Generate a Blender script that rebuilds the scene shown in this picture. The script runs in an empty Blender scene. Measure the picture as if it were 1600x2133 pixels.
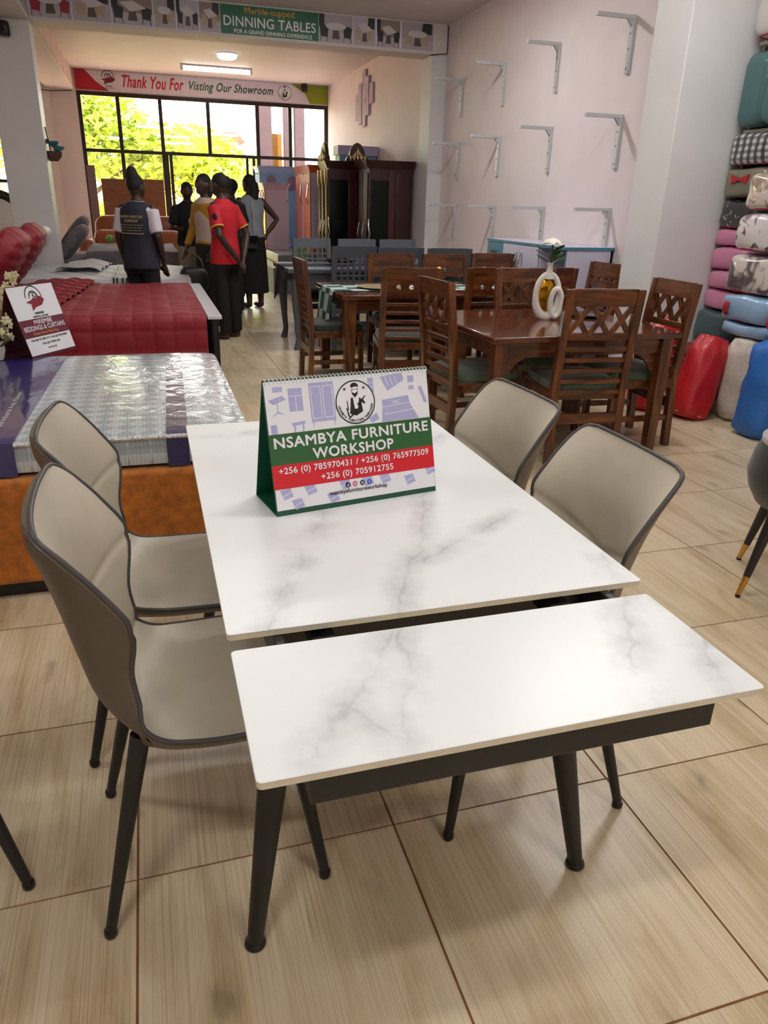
import bpy, bmesh, math, random
from mathutils import Vector, Matrix
rnd = random.Random(7)
scene = bpy.context.scene
C = scene.collection
PI = math.pi
# ------------------------------------------------------------------ camera
PITCH, YAW, ROLL, FPX = 0.394527, 0.303858, 0.0272664, 1540.86
fw = Vector((math.sin(YAW) * math.cos(PITCH), math.cos(YAW) * math.cos(PITCH), -math.sin(PITCH)))
r0 = fw.cross(Vector((0, 0, 1))).normalized(); u0 = r0.cross(fw)
rv = r0 * math.cos(ROLL) + u0 * math.sin(ROLL); uv = -r0 * math.sin(ROLL) + u0 * math.cos(ROLL)
cd = bpy.data.cameras.new('camera'); cam = bpy.data.objects.new('camera', cd); C.objects.link(cam)
cam.matrix_world = Matrix(((rv.x, uv.x, -fw.x, 0), (rv.y, uv.y, -fw.y, 0), (rv.z, uv.z, -fw.z, 1.41), (0, 0, 0, 1)))
cd.sensor_fit = 'VERTICAL'; cd.sensor_height = 36; cd.lens = 36 * FPX / 2133; cd.clip_start = .05; cd.clip_end = 200
scene.camera = cam
# ------------------------------------------------------------------ world, sun, exposure
w = bpy.data.worlds.new('world'); scene.world = w; w.use_nodes = True
bg = w.node_tree.nodes['Background']; bg.inputs[0].default_value = (1, .98, .95, 1); bg.inputs[1].default_value = 9.0
sd = bpy.data.lights.new('sun', 'SUN'); sd.energy = 11; sd.angle = .02; sd.color = (1, .95, .85)
sun = bpy.data.objects.new('sun', sd); C.objects.link(sun); sun.rotation_euler = (math.radians(38), 0, math.radians(-25))
pd = bpy.data.lights.new('window_portal', 'AREA'); pd.shape = 'RECTANGLE'; pd.size = 4.7; pd.size_y = 3.1
pd.cycles.is_portal = True
po = bpy.data.objects.new('window_portal', pd); C.objects.link(po); po.location = (1.4, 16.95, 1.65); po.rotation_euler = (-PI / 2, 0, 0)
vs = scene.view_settings; vs.view_transform = 'Standard'; vs.look = 'None'; vs.gamma = 1; vs.exposure = -0.08
vs.use_curve_mapping = False
cy = scene.cycles; cy.max_bounces = 7; cy.diffuse_bounces = 4; cy.glossy_bounces = 3; cy.transparent_max_bounces = 8; cy.adaptive_threshold = .03; cy.caustics_reflective = False; cy.caustics_refractive = False
# ------------------------------------------------------------------ materials
def lin(c):
    return tuple(((x / 255) / 12.92 if x <= 10 else (((x / 255) + .055) / 1.055) ** 2.4) for x in c)
MC = {}
def mat(name, rgb, rough=.5, metal=0, noise=None, bump=None, coat=0, coat_rough=.05, emit=0, spec=.5, sheen=0, stretch=(1, 1, 1), trans=0, random_v=0):
    """rgb in sRGB 0-255; noise=(scale, amount); bump=(scale, strength)"""
    if name in MC: return MC[name]
    m = bpy.data.materials.new(name); m.use_nodes = True; MC[name] = m
    nt = m.node_tree; N = nt.nodes; K = nt.links; b = N['Principled BSDF']
    col = lin(rgb)
    b.inputs['Base Color'].default_value = (*col, 1); b.inputs['Roughness'].default_value = rough
    b.inputs['Metallic'].default_value = metal; b.inputs['Specular IOR Level'].default_value = spec
    b.inputs['Coat Weight'].default_value = coat; b.inputs['Coat Roughness'].default_value = coat_rough
    b.inputs['Sheen Weight'].default_value = sheen
    if trans: b.inputs['Transmission Weight'].default_value = trans
    if emit:
        b.inputs['Emission Color'].default_value = (*col, 1); b.inputs['Emission Strength'].default_value = emit
    if noise or bump:
        tc = N.new('ShaderNodeTexCoord'); mp = N.new('ShaderNodeMapping'); K.new(tc.outputs['Object'], mp.inputs[0])
        mp.inputs['Scale'].default_value = stretch
    if noise:
        nz = N.new('ShaderNodeTexNoise'); nz.inputs['Scale'].default_value = noise[0]; nz.inputs['Detail'].default_value = 6
        K.new(mp.outputs[0], nz.inputs[0])
        rp = N.new('ShaderNodeValToRGB'); a = noise[1]
        rp.color_ramp.elements[0].color = (*[max(0, c * (1 - a)) for c in col], 1); rp.color_ramp.elements[0].position = .3
        rp.color_ramp.elements[1].color = (*[min(1, c * (1 + a)) for c in col], 1); rp.color_ramp.elements[1].position = .7
        K.new(nz.outputs[0], rp.inputs[0]); K.new(rp.outputs[0], b.inputs['Base Color'])
    if bump:
        nz2 = N.new('ShaderNodeTexNoise'); nz2.inputs['Scale'].default_value = bump[0]; nz2.inputs['Detail'].default_value = 4
        K.new(mp.outputs[0], nz2.inputs[0])
        bp = N.new('ShaderNodeBump'); bp.inputs['Strength'].default_value = bump[1]; bp.inputs['Distance'].default_value = .01
        K.new(nz2.outputs[0], bp.inputs['Height']); K.new(bp.outputs[0], b.inputs['Normal'])
        if coat: K.new(bp.outputs[0], b.inputs['Coat Normal'])
    return m
def ramp_mat(name, rough, stops, scale, stretch, detail=8, distort=0, bump=.0, coat=0, rnd_shift=True, spec=.5, extra=None):
    """grainy wood: noise stretched along one axis through a colour ramp, shifted at random for every object"""
    if name in MC: return MC[name]
    m = bpy.data.materials.new(name); m.use_nodes = True; MC[name] = m
    nt = m.node_tree; N = nt.nodes; K = nt.links; b = N['Principled BSDF']
    b.inputs['Roughness'].default_value = rough; b.inputs['Coat Weight'].default_value = coat; b.inputs['Specular IOR Level'].default_value = spec
    tc = N.new('ShaderNodeTexCoord'); mp = N.new('ShaderNodeMapping'); K.new(tc.outputs['Object'], mp.inputs[0]); mp.inputs['Scale'].default_value = stretch
    if rnd_shift:
        oi = N.new('ShaderNodeObjectInfo'); mu = N.new('ShaderNodeVectorMath'); mu.operation = 'SCALE'
        cb = N.new('ShaderNodeCombineXYZ'); cb.inputs[0].default_value = 17; cb.inputs[1].default_value = 23; cb.inputs[2].default_value = 11
        K.new(cb.outputs[0], mu.inputs[0]); K.new(oi.outputs['Random'], mu.inputs['Scale']); K.new(mu.outputs[0], mp.inputs['Location'])
    nz = N.new('ShaderNodeTexNoise'); nz.inputs['Scale'].default_value = scale; nz.inputs['Detail'].default_value = detail
    nz.inputs['Roughness'].default_value = .62; nz.inputs['Distortion'].default_value = distort
    K.new(mp.outputs[0], nz.inputs[0])
    rp = N.new('ShaderNodeValToRGB'); cr = rp.color_ramp
    while len(cr.elements) < len(stops): cr.elements.new(.5)
    for e, (p, c) in zip(cr.elements, stops):
        e.position = p; e.color = (*lin(c), 1)
    K.new(nz.outputs[0], rp.inputs[0]); out = rp.outputs[0]
    if extra:   # a second, finer grain multiplied in
        n2 = N.new('ShaderNodeTexNoise'); n2.inputs['Scale'].default_value = extra[0]; n2.inputs['Detail'].default_value = 5
        m2 = N.new('ShaderNodeMapping'); m2.inputs['Scale'].default_value = extra[1]
        K.new(mp.outputs[0], m2.inputs[0]); K.new(m2.outputs[0], n2.inputs[0])
        r2 = N.new('ShaderNodeValToRGB'); r2.color_ramp.elements[0].position = extra[2]; r2.color_ramp.elements[1].position = extra[3]
        v = extra[4]; r2.color_ramp.elements[0].color = (v, v * .94, v * .86, 1); r2.color_ramp.elements[1].color = (1, 1, 1, 1)
        K.new(n2.outputs[0], r2.inputs[0])
        mx = N.new('ShaderNodeMix'); mx.data_type = 'RGBA'; mx.blend_type = 'MULTIPLY'; mx.inputs[0].default_value = 1
        K.new(out, mx.inputs[6]); K.new(r2.outputs[0], mx.inputs[7]); out = mx.outputs[2]
    K.new(out, b.inputs['Base Color'])
    if bump:
        bp = N.new('ShaderNodeBump'); bp.inputs['Strength'].default_value = bump; bp.inputs['Distance'].default_value = .004
        K.new(nz.outputs[0], bp.inputs['Height']); K.new(bp.outputs[0], b.inputs['Normal'])
    return m
def glass_mat(name, tint=(255, 255, 255), gloss=.06):
    if name in MC: return MC[name]
    m = bpy.data.materials.new(name); m.use_nodes = True; MC[name] = m
    nt = m.node_tree; N = nt.nodes; K = nt.links; N.remove(N['Principled BSDF'])
    t = N.new('ShaderNodeBsdfTransparent'); t.inputs[0].default_value = (*lin(tint), 1)
    g = N.new('ShaderNodeBsdfGlossy'); g.inputs['Roughness'].default_value = .02
    mx = N.new('ShaderNodeMixShader'); mx.inputs[0].default_value = gloss
    K.new(t.outputs[0], mx.inputs[1]); K.new(g.outputs[0], mx.inputs[2]); K.new(mx.outputs[0], N['Material Output'].inputs[0])
    return m
# ------------------------------------------------------------------ mesh helpers
class MB:
    def __init__(s): s.v = []; s.f = []
    def add(s, vs, fs):
        o = len(s.v); s.v += [tuple(p) for p in vs]; s.f += [tuple(i + o for i in f) for f in fs]; return s
    def box(s, x0, x1, y0, y1, z0, z1, M=None):
        vs = [Vector((x, y, z)) for z in (z0, z1) for y in (y0, y1) for x in (x0, x1)]
        if M: vs = [M @ p for p in vs]
        return s.add(vs, [(0, 2, 3, 1), (4, 5, 7, 6), (0, 1, 5, 4), (2, 6, 7, 3), (0, 4, 6, 2), (1, 3, 7, 5)])
    def bar(s, p0, p1, wx, wy, up=(0, 0, 1)):
        """box beam from p0 to p1 with section wx x wy"""
        p0, p1 = Vector(p0), Vector(p1); d = (p1 - p0); L = d.length; d.normalize()
        up = Vector(up)
        if abs(d.dot(up)) > .95: up = Vector((0, 1, 0))
        a = d.cross(up).normalized(); b = a.cross(d)
        M = Matrix((( a.x, b.x, d.x, p0.x), (a.y, b.y, d.y, p0.y), (a.z, b.z, d.z, p0.z), (0, 0, 0, 1)))
        return s.box(-wx / 2, wx / 2, -wy / 2, wy / 2, 0, L, M)
    def tube(s, pts, rad, n=12, caps=True, closed=False):
        pts = [Vector(p) for p in pts]; m = len(pts)
        rad = [rad] * m if isinstance(rad, (int, float)) else rad
        T = []
        for i in range(m):
            a = pts[(i - 1) % m] if (closed or i) else pts[0]; b = pts[(i + 1) % m] if (closed or i < m - 1) else pts[-1]
            T.append((b - a).normalized())
        up = Vector((0, 0, 1)) if abs(T[0].z) < .9 else Vector((1, 0, 0))
        nrm = T[0].cross(up).normalized(); vs = []
        for i in range(m):
            nrm = (nrm - T[i] * nrm.dot(T[i])).normalized(); bn = T[i].cross(nrm)
            for k in range(n):
                a = 2 * PI * k / n; vs.append(pts[i] + (nrm * math.cos(a) + bn * math.sin(a)) * rad[i])
        fs = []
        for i in range(m if closed else m - 1):
            j = (i + 1) % m
            for k in range(n):
                k2 = (k + 1) % n; fs.append((i * n + k, i * n + k2, j * n + k2, j * n + k))
        if caps and not closed: fs += [tuple(range(n - 1, -1, -1)), tuple((m - 1) * n + k for k in range(n))]
        return s.add(vs, fs)
    def cyl(s, p0, p1, ra, rb=None, n=16): return s.tube([p0, p1], [ra, ra if rb is None else rb], n)
    def rings(s, rg, n=20, caps=True):
        """stack of horizontal ellipses (x, y, z, rx, ry[, power])"""
        vs = []
        for q in rg:
            x, y, z, rx, ry = q[:5]; e = q[5] if len(q) > 5 else 1
            for k in range(n):
                a = 2 * PI * k / n; c, d = math.cos(a), math.sin(a)
                vs.append((x + rx * math.copysign(abs(c) ** e, c), y + ry * math.copysign(abs(d) ** e, d), z))
        fs = [(i * n + k, i * n + (k + 1) % n, (i + 1) * n + (k + 1) % n, (i + 1) * n + k) for i in range(len(rg) - 1) for k in range(n)]
        if caps: fs += [tuple(range(n - 1, -1, -1)), tuple((len(rg) - 1) * n + k for k in range(n))]
        return s.add(vs, fs)
    def lathe(s, prof, n=24, c=(0, 0, 0)): return s.rings([(c[0], c[1], c[2] + z, r, r) for r, z in prof], n)
    def ell(s, c, r, nu=14, nv=9, M=None, e1=1, e2=1):
        vs = []; fs = []
        for j in range(nv + 1):
            ph = -PI / 2 + PI * j / nv
            for i in range(nu):
                th = 2 * PI * i / nu
                sg = lambda t, e: math.copysign(abs(t) ** e, t)
                p = Vector((r[0] * sg(math.cos(ph), e1) * sg(math.cos(th), e2), r[1] * sg(math.cos(ph), e1) * sg(math.sin(th), e2), r[2] * sg(math.sin(ph), e1)))
                if M: p = M @ p
                vs.append(p + Vector(c))
        for j in range(nv):
            for i in range(nu):
                fs.append((j * nu + i, j * nu + (i + 1) % nu, (j + 1) * nu + (i + 1) % nu, (j + 1) * nu + i))
        return s.add(vs, fs)
    def grid(s, fn, nu, nv):
        vs = [fn(i / nu, j / nv) for j in range(nv + 1) for i in range(nu + 1)]
        return s.add(vs, [(j * (nu + 1) + i, j * (nu + 1) + i + 1, (j + 1) * (nu + 1) + i + 1, (j + 1) * (nu + 1) + i) for j in range(nv) for i in range(nu)])
    def poly(s, pts, o=(0, 0, 0), ux=(1, 0, 0), uy=(0, 0, 1)):
        o, ux, uy = Vector(o), Vector(ux), Vector(uy); n = len(pts)
        return s.add([o + ux * a + uy * b for a, b in pts], [tuple(range(n))])
    def prism(s, pts, o, ux, uy, un, h):
        """polygon in (ux, uy) at o, extruded by h along un"""
        o, ux, uy, un = Vector(o), Vector(ux), Vector(uy), Vector(un); n = len(pts)
        vs = [o + ux * a + uy * b for a, b in pts] + [o + ux * a + uy * b + un * h for a, b in pts]
        return s.add(vs, [tuple(range(n)), tuple(range(2 * n - 1, n - 1, -1))] + [(i, (i + 1) % n, n + (i + 1) % n, n + i) for i in range(n)])
    def holes(s, x0, x1, z0, z1, y0, y1, hs, n=16):
        """panel in xz with round holes hs=[(cx, cz, rx, rz)] standing in one row"""
        hs = sorted(hs); zc = hs[0][1]; rz = max(h[3] for h in hs) * 1.25
        if z1 > zc + rz: s.box(x0, x1, y0, y1, zc + rz, z1)
        if z0 < zc - rz: s.box(x0, x1, y0, y1, z0, zc - rz)
        xs = x0
        for cx, cz, rx, rzz in hs:
            hx = rx * 1.2
            s.box(xs, cx - hx, y0, y1, zc - rz, zc + rz); xs = cx + hx
            vs = []; fs = []
            for y in (y0, y1):
                for k in range(n):
                    a = 2 * PI * k / n; c, d = math.cos(a), math.sin(a); q = 1 / max(abs(c), abs(d))
                    vs += [(cx + rx * c, y, cz + rzz * d), (cx + hx * c * q, y, zc + rz * d * q)]
            for k in range(n):
                k2 = (k + 1) % n; A, B = 2 * k, 2 * k2; m = 2 * n
                fs += [(A, B, B + 1, A + 1), (m + A, m + A + 1, m + B + 1, m + B), (A, m + A, m + B, B)]
            s.add(vs, fs)
        s.box(xs, x1, y0, y1, zc - rz, zc + rz)
        return s
    def mesh(s, name, smooth=40):
        me = bpy.data.meshes.new(name); me.from_pydata(s.v, [], s.f)
        bm = bmesh.new(); bm.from_mesh(me); bmesh.ops.recalc_face_normals(bm, faces=bm.faces); bm.to_mesh(me); bm.free()
        if smooth: me.shade_smooth(); me.set_sharp_from_angle(angle=math.radians(smooth))
        me.update(); return me
def obj(name, mb, m, parent=None, smooth=40, bevel=0, kind=None, seg=2):
    me = mb if isinstance(mb, bpy.types.Mesh) else mb.mesh(name, smooth)
    o = bpy.data.objects.new(name, me); C.objects.link(o)
    if m is not None and not me.materials: me.materials.append(m)
    if parent: o.parent = parent
    if bevel:
        b = o.modifiers.new('bevel', 'BEVEL'); b.width = bevel; b.segments = seg; b.limit_method = 'ANGLE'; b.angle_limit = .9; b.harden_normals = False
    if kind: o['kind'] = kind
    return o
def tag(o, label, cat, group=None):
    o['label'] = label; o['category'] = cat
    if group: o['group'] = group
    return o
def thing(name, label, cat, loc=(0, 0, 0), rz=0, group=None, rot=None):
    o = bpy.data.objects.new(name, None); C.objects.link(o); o.location = loc
    o.rotation_euler = rot if rot else (0, 0, rz); o.empty_display_size = .1
    return tag(o, label, cat, group)
def dup(root, loc, rz, label=None, group=None):
    r = root.copy(); C.objects.link(r); r.location = loc; r.rotation_euler = (0, 0, rz)
    if label: r['label'] = label
    if group: r['group'] = group
    for ch in list(root.children):
        c = ch.copy(); C.objects.link(c); c.parent = r
        for g in list(ch.children):
            d = g.copy(); C.objects.link(d); d.parent = c
    return r
def struct(name, mb, m, **k): return obj(name, mb, m, kind='structure', **k)
def V(*a): return Vector(a)
# text: the built-in face turned into flat mesh
def text_geo(s, bold=.0, shear=0, space=1):
    cu = bpy.data.curves.new('lettering', 'FONT'); cu.body = s; cu.shear = shear; cu.resolution_u = 3; cu.space_character = space + bold * 2.5
    cu.fill_mode = 'FRONT'
    o = bpy.data.objects.new('lettering', cu); C.objects.link(o)
    me = o.to_mesh(); vs = [v.co.copy() for v in me.vertices]; fs = [tuple(p.vertices) for p in me.polygons]
    o.to_mesh_clear(); bpy.data.objects.remove(o); bpy.data.curves.remove(cu)
    if bold:    # thicken by laying shifted copies of the flat letters over each other
        n = len(vs); v0, f0 = list(vs), list(fs)
        for k, (dx, dy) in enumerate(((bold, 0), (-bold, 0), (0, bold), (0, -bold)), 1):
            vs += [v + Vector((dx, dy, k)) for v in v0]; fs += [tuple(i + n * k for i in f) for f in f0]
    return vs, fs
def text_on(mb, s, o, ux, uy, cx, cy, wd=None, ht=None, bold=0, shear=0, arc=None):
    """fit text s into a box wd x ht centred at (cx, cy) on the plane (o, ux, uy)"""
    vs, fs = text_geo(s, bold, shear)
    if not vs: return
    x0 = min(v.x for v in vs); x1 = max(v.x for v in vs); y0 = min(v.y for v in vs); y1 = max(v.y for v in vs)
    sy = ht / (y1 - y0) if ht else wd / (x1 - x0); sx = wd / (x1 - x0) if wd else sy
    o, ux, uy = Vector(o), Vector(ux), Vector(uy); un = ux.cross(uy) * .00025; out = []
    for v in vs:
        a = (v.x - (x0 + x1) / 2) * sx + cx; b = (v.y - (y0 + y1) / 2) * sy + cy
        out.append(o + ux * a + uy * b + un * v.z)
    mb.add(out, fs)
def arc_text(mb, s, o, ux, uy, cx, cy, R, a0, a1, h, bold=.02):
    """letters along the lower arc from angle a0 to a1 (degrees), tops towards the centre"""
    n = len(s)
    for i, ch in enumerate(s):
        if ch == ' ': continue
        a = math.radians(a0 + (a1 - a0) * (i + .5) / n)
        ca, sa = math.cos(a), math.sin(a)
        px, py = cx + R * ca, cy + R * sa
        X = Vector((-sa, ca)); Yv = Vector((-ca, -sa))
        UX = Vector(ux) * X.x + Vector(uy) * X.y; UY = Vector(ux) * Yv.x + Vector(uy) * Yv.y
        text_on(mb, ch, Vector(o) + Vector(ux) * px + Vector(uy) * py, UX, UY, 0, 0, ht=h, bold=bold)
def disc(mb, o, ux, uy, cx, cy, rx, ry=None, n=28, r_in=0):
    ry = rx if ry is None else ry
    if not r_in: return mb.poly([(cx + rx * math.cos(2 * PI * k / n), cy + ry * math.sin(2 * PI * k / n)) for k in range(n)], o, ux, uy)
    o, ux, uy = Vector(o), Vector(ux), Vector(uy); vs = []
    for k in range(n):
        a = 2 * PI * k / n
        for q in (1, r_in): vs.append(o + ux * (cx + rx * q * math.cos(a)) + uy * (cy + ry * q * math.sin(a)))
    return mb.add(vs, [(2 * k, 2 * ((k + 1) % n), 2 * ((k + 1) % n) + 1, 2 * k + 1) for k in range(n)])
def rect(mb, o, ux, uy, x0, x1, y0, y1): return mb.poly([(x0, y0), (x1, y0), (x1, y1), (x0, y1)], o, ux, uy)
# ------------------------------------------------------------------ shared materials
WALL = mat('wall_paint', (236, 224, 225), .55, noise=(3, .03), bump=(60, .04))
CEIL = mat('ceiling_paint', (226, 218, 214), .6, noise=(2, .03))
COLP = mat('pillar_paint', (226, 226, 226), .45, noise=(3, .03))
TILE = ramp_mat('oak_print_tile', .3, [(.24, (172, 146, 110)), (.40, (204, 185, 150)), (.52, (218, 201, 169)), (.8, (229, 214, 186))], 2.2, (3.2, .5, 1), detail=9, distort=1.1,
                extra=(26, (4.2, .14, 1), .34, .54, .76))
def knots(m):
    # sparse dark knots and short cracks printed on the tiles
    nt = m.node_tree; N = nt.nodes; K = nt.links; b = N['Principled BSDF']; src = b.inputs['Base Color'].links[0].from_socket
    mp = [n for n in N if n.type == 'MAPPING'][0]
    for sc, st, w, dk in ((1.5, (.55, 1.5, 1), .055, .62), (2.6, (1.6, .32, 1), .020, .66)):
        q = N.new('ShaderNodeMapping'); q.inputs['Scale'].default_value = st; K.new(mp.outputs[0], q.inputs[0])
        wn = N.new('ShaderNodeTexNoise'); wn.inputs['Scale'].default_value = 14; K.new(q.outputs[0], wn.inputs[0])
        ws = N.new('ShaderNodeVectorMath'); ws.operation = 'SCALE'; ws.inputs['Scale'].default_value = .12; K.new(wn.outputs['Color'], ws.inputs[0])
        wa = N.new('ShaderNodeVectorMath'); K.new(q.outputs[0], wa.inputs[0]); K.new(ws.outputs[0], wa.inputs[1])
        v = N.new('ShaderNodeTexVoronoi'); v.voronoi_dimensions = '2D'; v.inputs['Scale'].default_value = sc; K.new(wa.outputs[0], v.inputs['Vector'])
        r = N.new('ShaderNodeMapRange'); r.interpolation_type = 'SMOOTHSTEP'; r.inputs[1].default_value = 0; r.inputs[2].default_value = w * 1.6; r.inputs[3].default_value = dk; r.inputs[4].default_value = 1; K.new(v.outputs['Distance'], r.inputs[0])
        mx = N.new('ShaderNodeMix'); mx.data_type = 'RGBA'; mx.blend_type = 'MULTIPLY'; mx.inputs[0].default_value = 1; K.new(src, mx.inputs[6]); K.new(r.outputs[0], mx.inputs[7]); src = mx.outputs[2]
    K.new(src, b.inputs['Base Color'])
knots(TILE)
GROUT = mat('brown_grout', (138, 90, 54), .8, noise=(20, .2))
BLACKM = mat('black_metal', (26, 26, 27), .42, noise=(40, .1))
BLACKG = mat('black_gloss', (14, 14, 15), .15)
WHITE = mat('white_print', (240, 240, 244), .45)
PAPER = mat('laminated_card', (240, 242, 248), .28, coat=.3)
GREEN = mat('print_green', (44, 98, 52), .35)
RED = mat('print_red', (214, 32, 44), .35)
INK = mat('print_ink', (24, 26, 28), .4)
LILAC = mat('print_lilac', (178, 180, 222), .4)
VEINS = [[(.2, .16), (.122, -.194), (-.041, -.504), (-.115, -.69), (-.32, -.955)], [(-.105, -.69), (-.188, -.956)], [(.41, -.43), (.334, -.662), (.165, -.99)],
         [(.39, -.70), (.325, -.99)], [(-.10, -.10), (-.33, -.64)], [(.30, -.27), (.01, -.45)], [(-.262, -.857), (-.188, -.956)], [(-.39, .50), (-.05, .52)], [(.16, .12), (.38, .40)]]
def marble():
    """white stone with grey veins: distance to a few noise-warped lines"""
    m = bpy.data.materials.new('white_marble'); m.use_nodes = True; nt = m.node_tree; N = nt.nodes; K = nt.links; b = N['Principled BSDF']
    b.inputs['Roughness'].default_value = .3
    tc = N.new('ShaderNodeTexCoord'); src = tc.outputs['Object']; sz = N.new('ShaderNodeVectorMath'); sz.operation = 'MULTIPLY'; sz.inputs[1].default_value = (1, 1, 0); K.new(src, sz.inputs[0]); cur = sz.outputs[0]
    for sc, am in ((7, .10), (28, .022)):
        n = N.new('ShaderNodeTexNoise'); n.inputs['Scale'].default_value = sc; n.inputs['Detail'].default_value = 5; K.new(src, n.inputs[0])
        c = N.new('ShaderNodeVectorMath'); c.operation = 'SUBTRACT'; c.inputs[1].default_value = (.5, .5, .5); K.new(n.outputs['Color'], c.inputs[0])
        d = N.new('ShaderNodeVectorMath'); d.operation = 'MULTIPLY'; d.inputs[1].default_value = (am, am, 0); K.new(c.outputs[0], d.inputs[0])
        e = N.new('ShaderNodeVectorMath'); K.new(cur, e.inputs[0]); K.new(d.outputs[0], e.inputs[1]); cur = e.outputs[0]
    best = None
    for line in VEINS:
        for A, B in zip(line, line[1:]):
            ba = Vector((B[0] - A[0], B[1] - A[1], 0))
            pa = N.new('ShaderNodeVectorMath'); pa.operation = 'SUBTRACT'; pa.inputs[1].default_value = (*A, 0); K.new(cur, pa.inputs[0])
            dt = N.new('ShaderNodeVectorMath'); dt.operation = 'DOT_PRODUCT'; dt.inputs[1].default_value = ba / ba.length_squared; K.new(pa.outputs[0], dt.inputs[0])
            cl = N.new('ShaderNodeClamp'); K.new(dt.outputs['Value'], cl.inputs[0])
            sc = N.new('ShaderNodeVectorMath'); sc.operation = 'SCALE'; sc.inputs[0].default_value = ba; K.new(cl.outputs[0], sc.inputs['Scale'])
            ds = N.new('ShaderNodeVectorMath'); ds.operation = 'DISTANCE'; K.new(pa.outputs[0], ds.inputs[0]); K.new(sc.outputs[0], ds.inputs[1])
            if best is None: best = ds.outputs['Value']
            else:
                mn = N.new('ShaderNodeMath'); mn.operation = 'MINIMUM'; K.new(best, mn.inputs[0]); K.new(ds.outputs['Value'], mn.inputs[1]); best = mn.outputs[0]
    def fall(width, amt):
        r = N.new('ShaderNodeMapRange'); r.interpolation_type = 'SMOOTHSTEP'; r.inputs[1].default_value = 0; r.inputs[2].default_value = width; r.inputs[3].default_value = amt; r.inputs[4].default_value = 0; K.new(best, r.inputs[0]); return r.outputs[0]
    halo, core = fall(.055, .42), fall(.007, .22)
    mk = N.new('ShaderNodeTexNoise'); mk.inputs['Scale'].default_value = 9; mk.inputs['Detail'].default_value = 6; K.new(src, mk.inputs[0])
    mr = N.new('ShaderNodeMapRange'); mr.inputs[1].default_value = .36; mr.inputs[2].default_value = .66; K.new(mk.outputs[0], mr.inputs[0])
    ad = N.new('ShaderNodeMath'); K.new(halo, ad.inputs[0]); K.new(core, ad.inputs[1])
    mu = N.new('ShaderNodeMath'); mu.operation = 'MULTIPLY'; mu.use_clamp = True; K.new(ad.outputs[0], mu.inputs[0]); K.new(mr.outputs[0], mu.inputs[1])
    mx = N.new('ShaderNodeMix'); mx.data_type = 'RGBA'; mx.inputs[6].default_value = (*lin((240, 243, 244)), 1); mx.inputs[7].default_value = (*lin((150, 155, 160)), 1)
    K.new(mu.outputs[0], mx.inputs[0]); K.new(mx.outputs[2], b.inputs['Base Color'])
    return m
MARBLE = marble()
# ------------------------------------------------------------------ room shell
XL, XR, YB, YW, ZC = -5.0, 4.95, -3.2, 16.7, 3.57
fl = struct('floor', MB().box(XL, XR, YB, YW, -.2, -.003), GROUT)
tm = MB().box(-.2973, .2973, -.2973, .2973, -.004, 0).mesh('tile')
tm.materials.append(TILE)
rest = MB()
for i in range(-8, 9):
    for j in range(-8, 27):
        x = .157 + .6 * i; y = 1.61 + .6 * j
        if -1.1 < x < 4.3 and .1 < y < 14.4 and len(fl.children) < 299 and not (y > 5 and x < 0.1):
            t = bpy.data.objects.new('tile', tm); C.objects.link(t); t.parent = fl; t.location = (x, y, 0)
            if rnd.random() < .5: t.rotation_euler = (0, 0, PI)
        else:
            xa, xb, ya, yb = max(x - .2973, XL), min(x + .2973, XR), max(y - .2973, YB), min(y + .2973, YW)
            if xb > xa and yb > ya: rest.box(xa, xb, ya, yb, -.004, 0)
obj('tile_field', rest, TILE, fl, kind='stuff')
struct('ceiling', MB().box(XL - .2, XR + .2, YB - .2, YW + .3, ZC, ZC + .25), CEIL)
struct('wall_back', MB().box(XL - .2, XR + .2, YB - .2, YB, -.2, ZC), WALL)
struct('wall_left', MB().box(XL - .2, XL, YB, YW, -.2, ZC), WALL)
wr = struct('wall_right', MB().box(4.9, XR + .15, YB, 5.63, -.2, ZC).box(4.0, XR + .15, 5.63, 10.93, -.2, ZC).box(3.8, XR + .15, 10.93, YW + .25, -.2, ZC), WALL)
struct('pillar_right', MB().box(3.775, 4.9, 5.2, 5.63, 0, ZC), COLP, bevel=.006)
struct('pilaster', MB().box(3.79, 4.0, 10.53, 10.93, 0, 3.22), COLP, bevel=.005)
struct('pillar_left', MB().box(-1.515, -1.04, 10.53, 10.95, 0, 3.22), COLP, bevel=.006)
struct('beam_near', MB().box(-1.5, -1.03, YB, 10.53, 3.22, ZC), CEIL, bevel=.004)
struct('beam_cross', MB().box(XL, 4.0, 10.53, 10.93, 3.22, ZC), CEIL, bevel=.004)
struct('beam_side', MB().box(-1.5, -1.03, 10.93, YW, 3.22, ZC), CEIL, bevel=.004)
struct('wall_window', MB().box(-1.97, -.99, YW, YW + .25, -.2, ZC).box(-.99, 3.8, YW, YW + .25, 3.22, ZC).box(XL, -1.97, YW, YW + .25, 3.0, ZC).box(XL, -1.97, YW, YW + .25, -.2, .5).box(XL, -3.6, YW, YW + .25, .5, 3.0)
       .box(-.99, 3.8, YW, YW + .25, -.2, .06), WALL)
struct('wall_pier', MB().box(-1.97, -1.45, YW - .12, YW, 0, 3.22), WALL)
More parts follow.
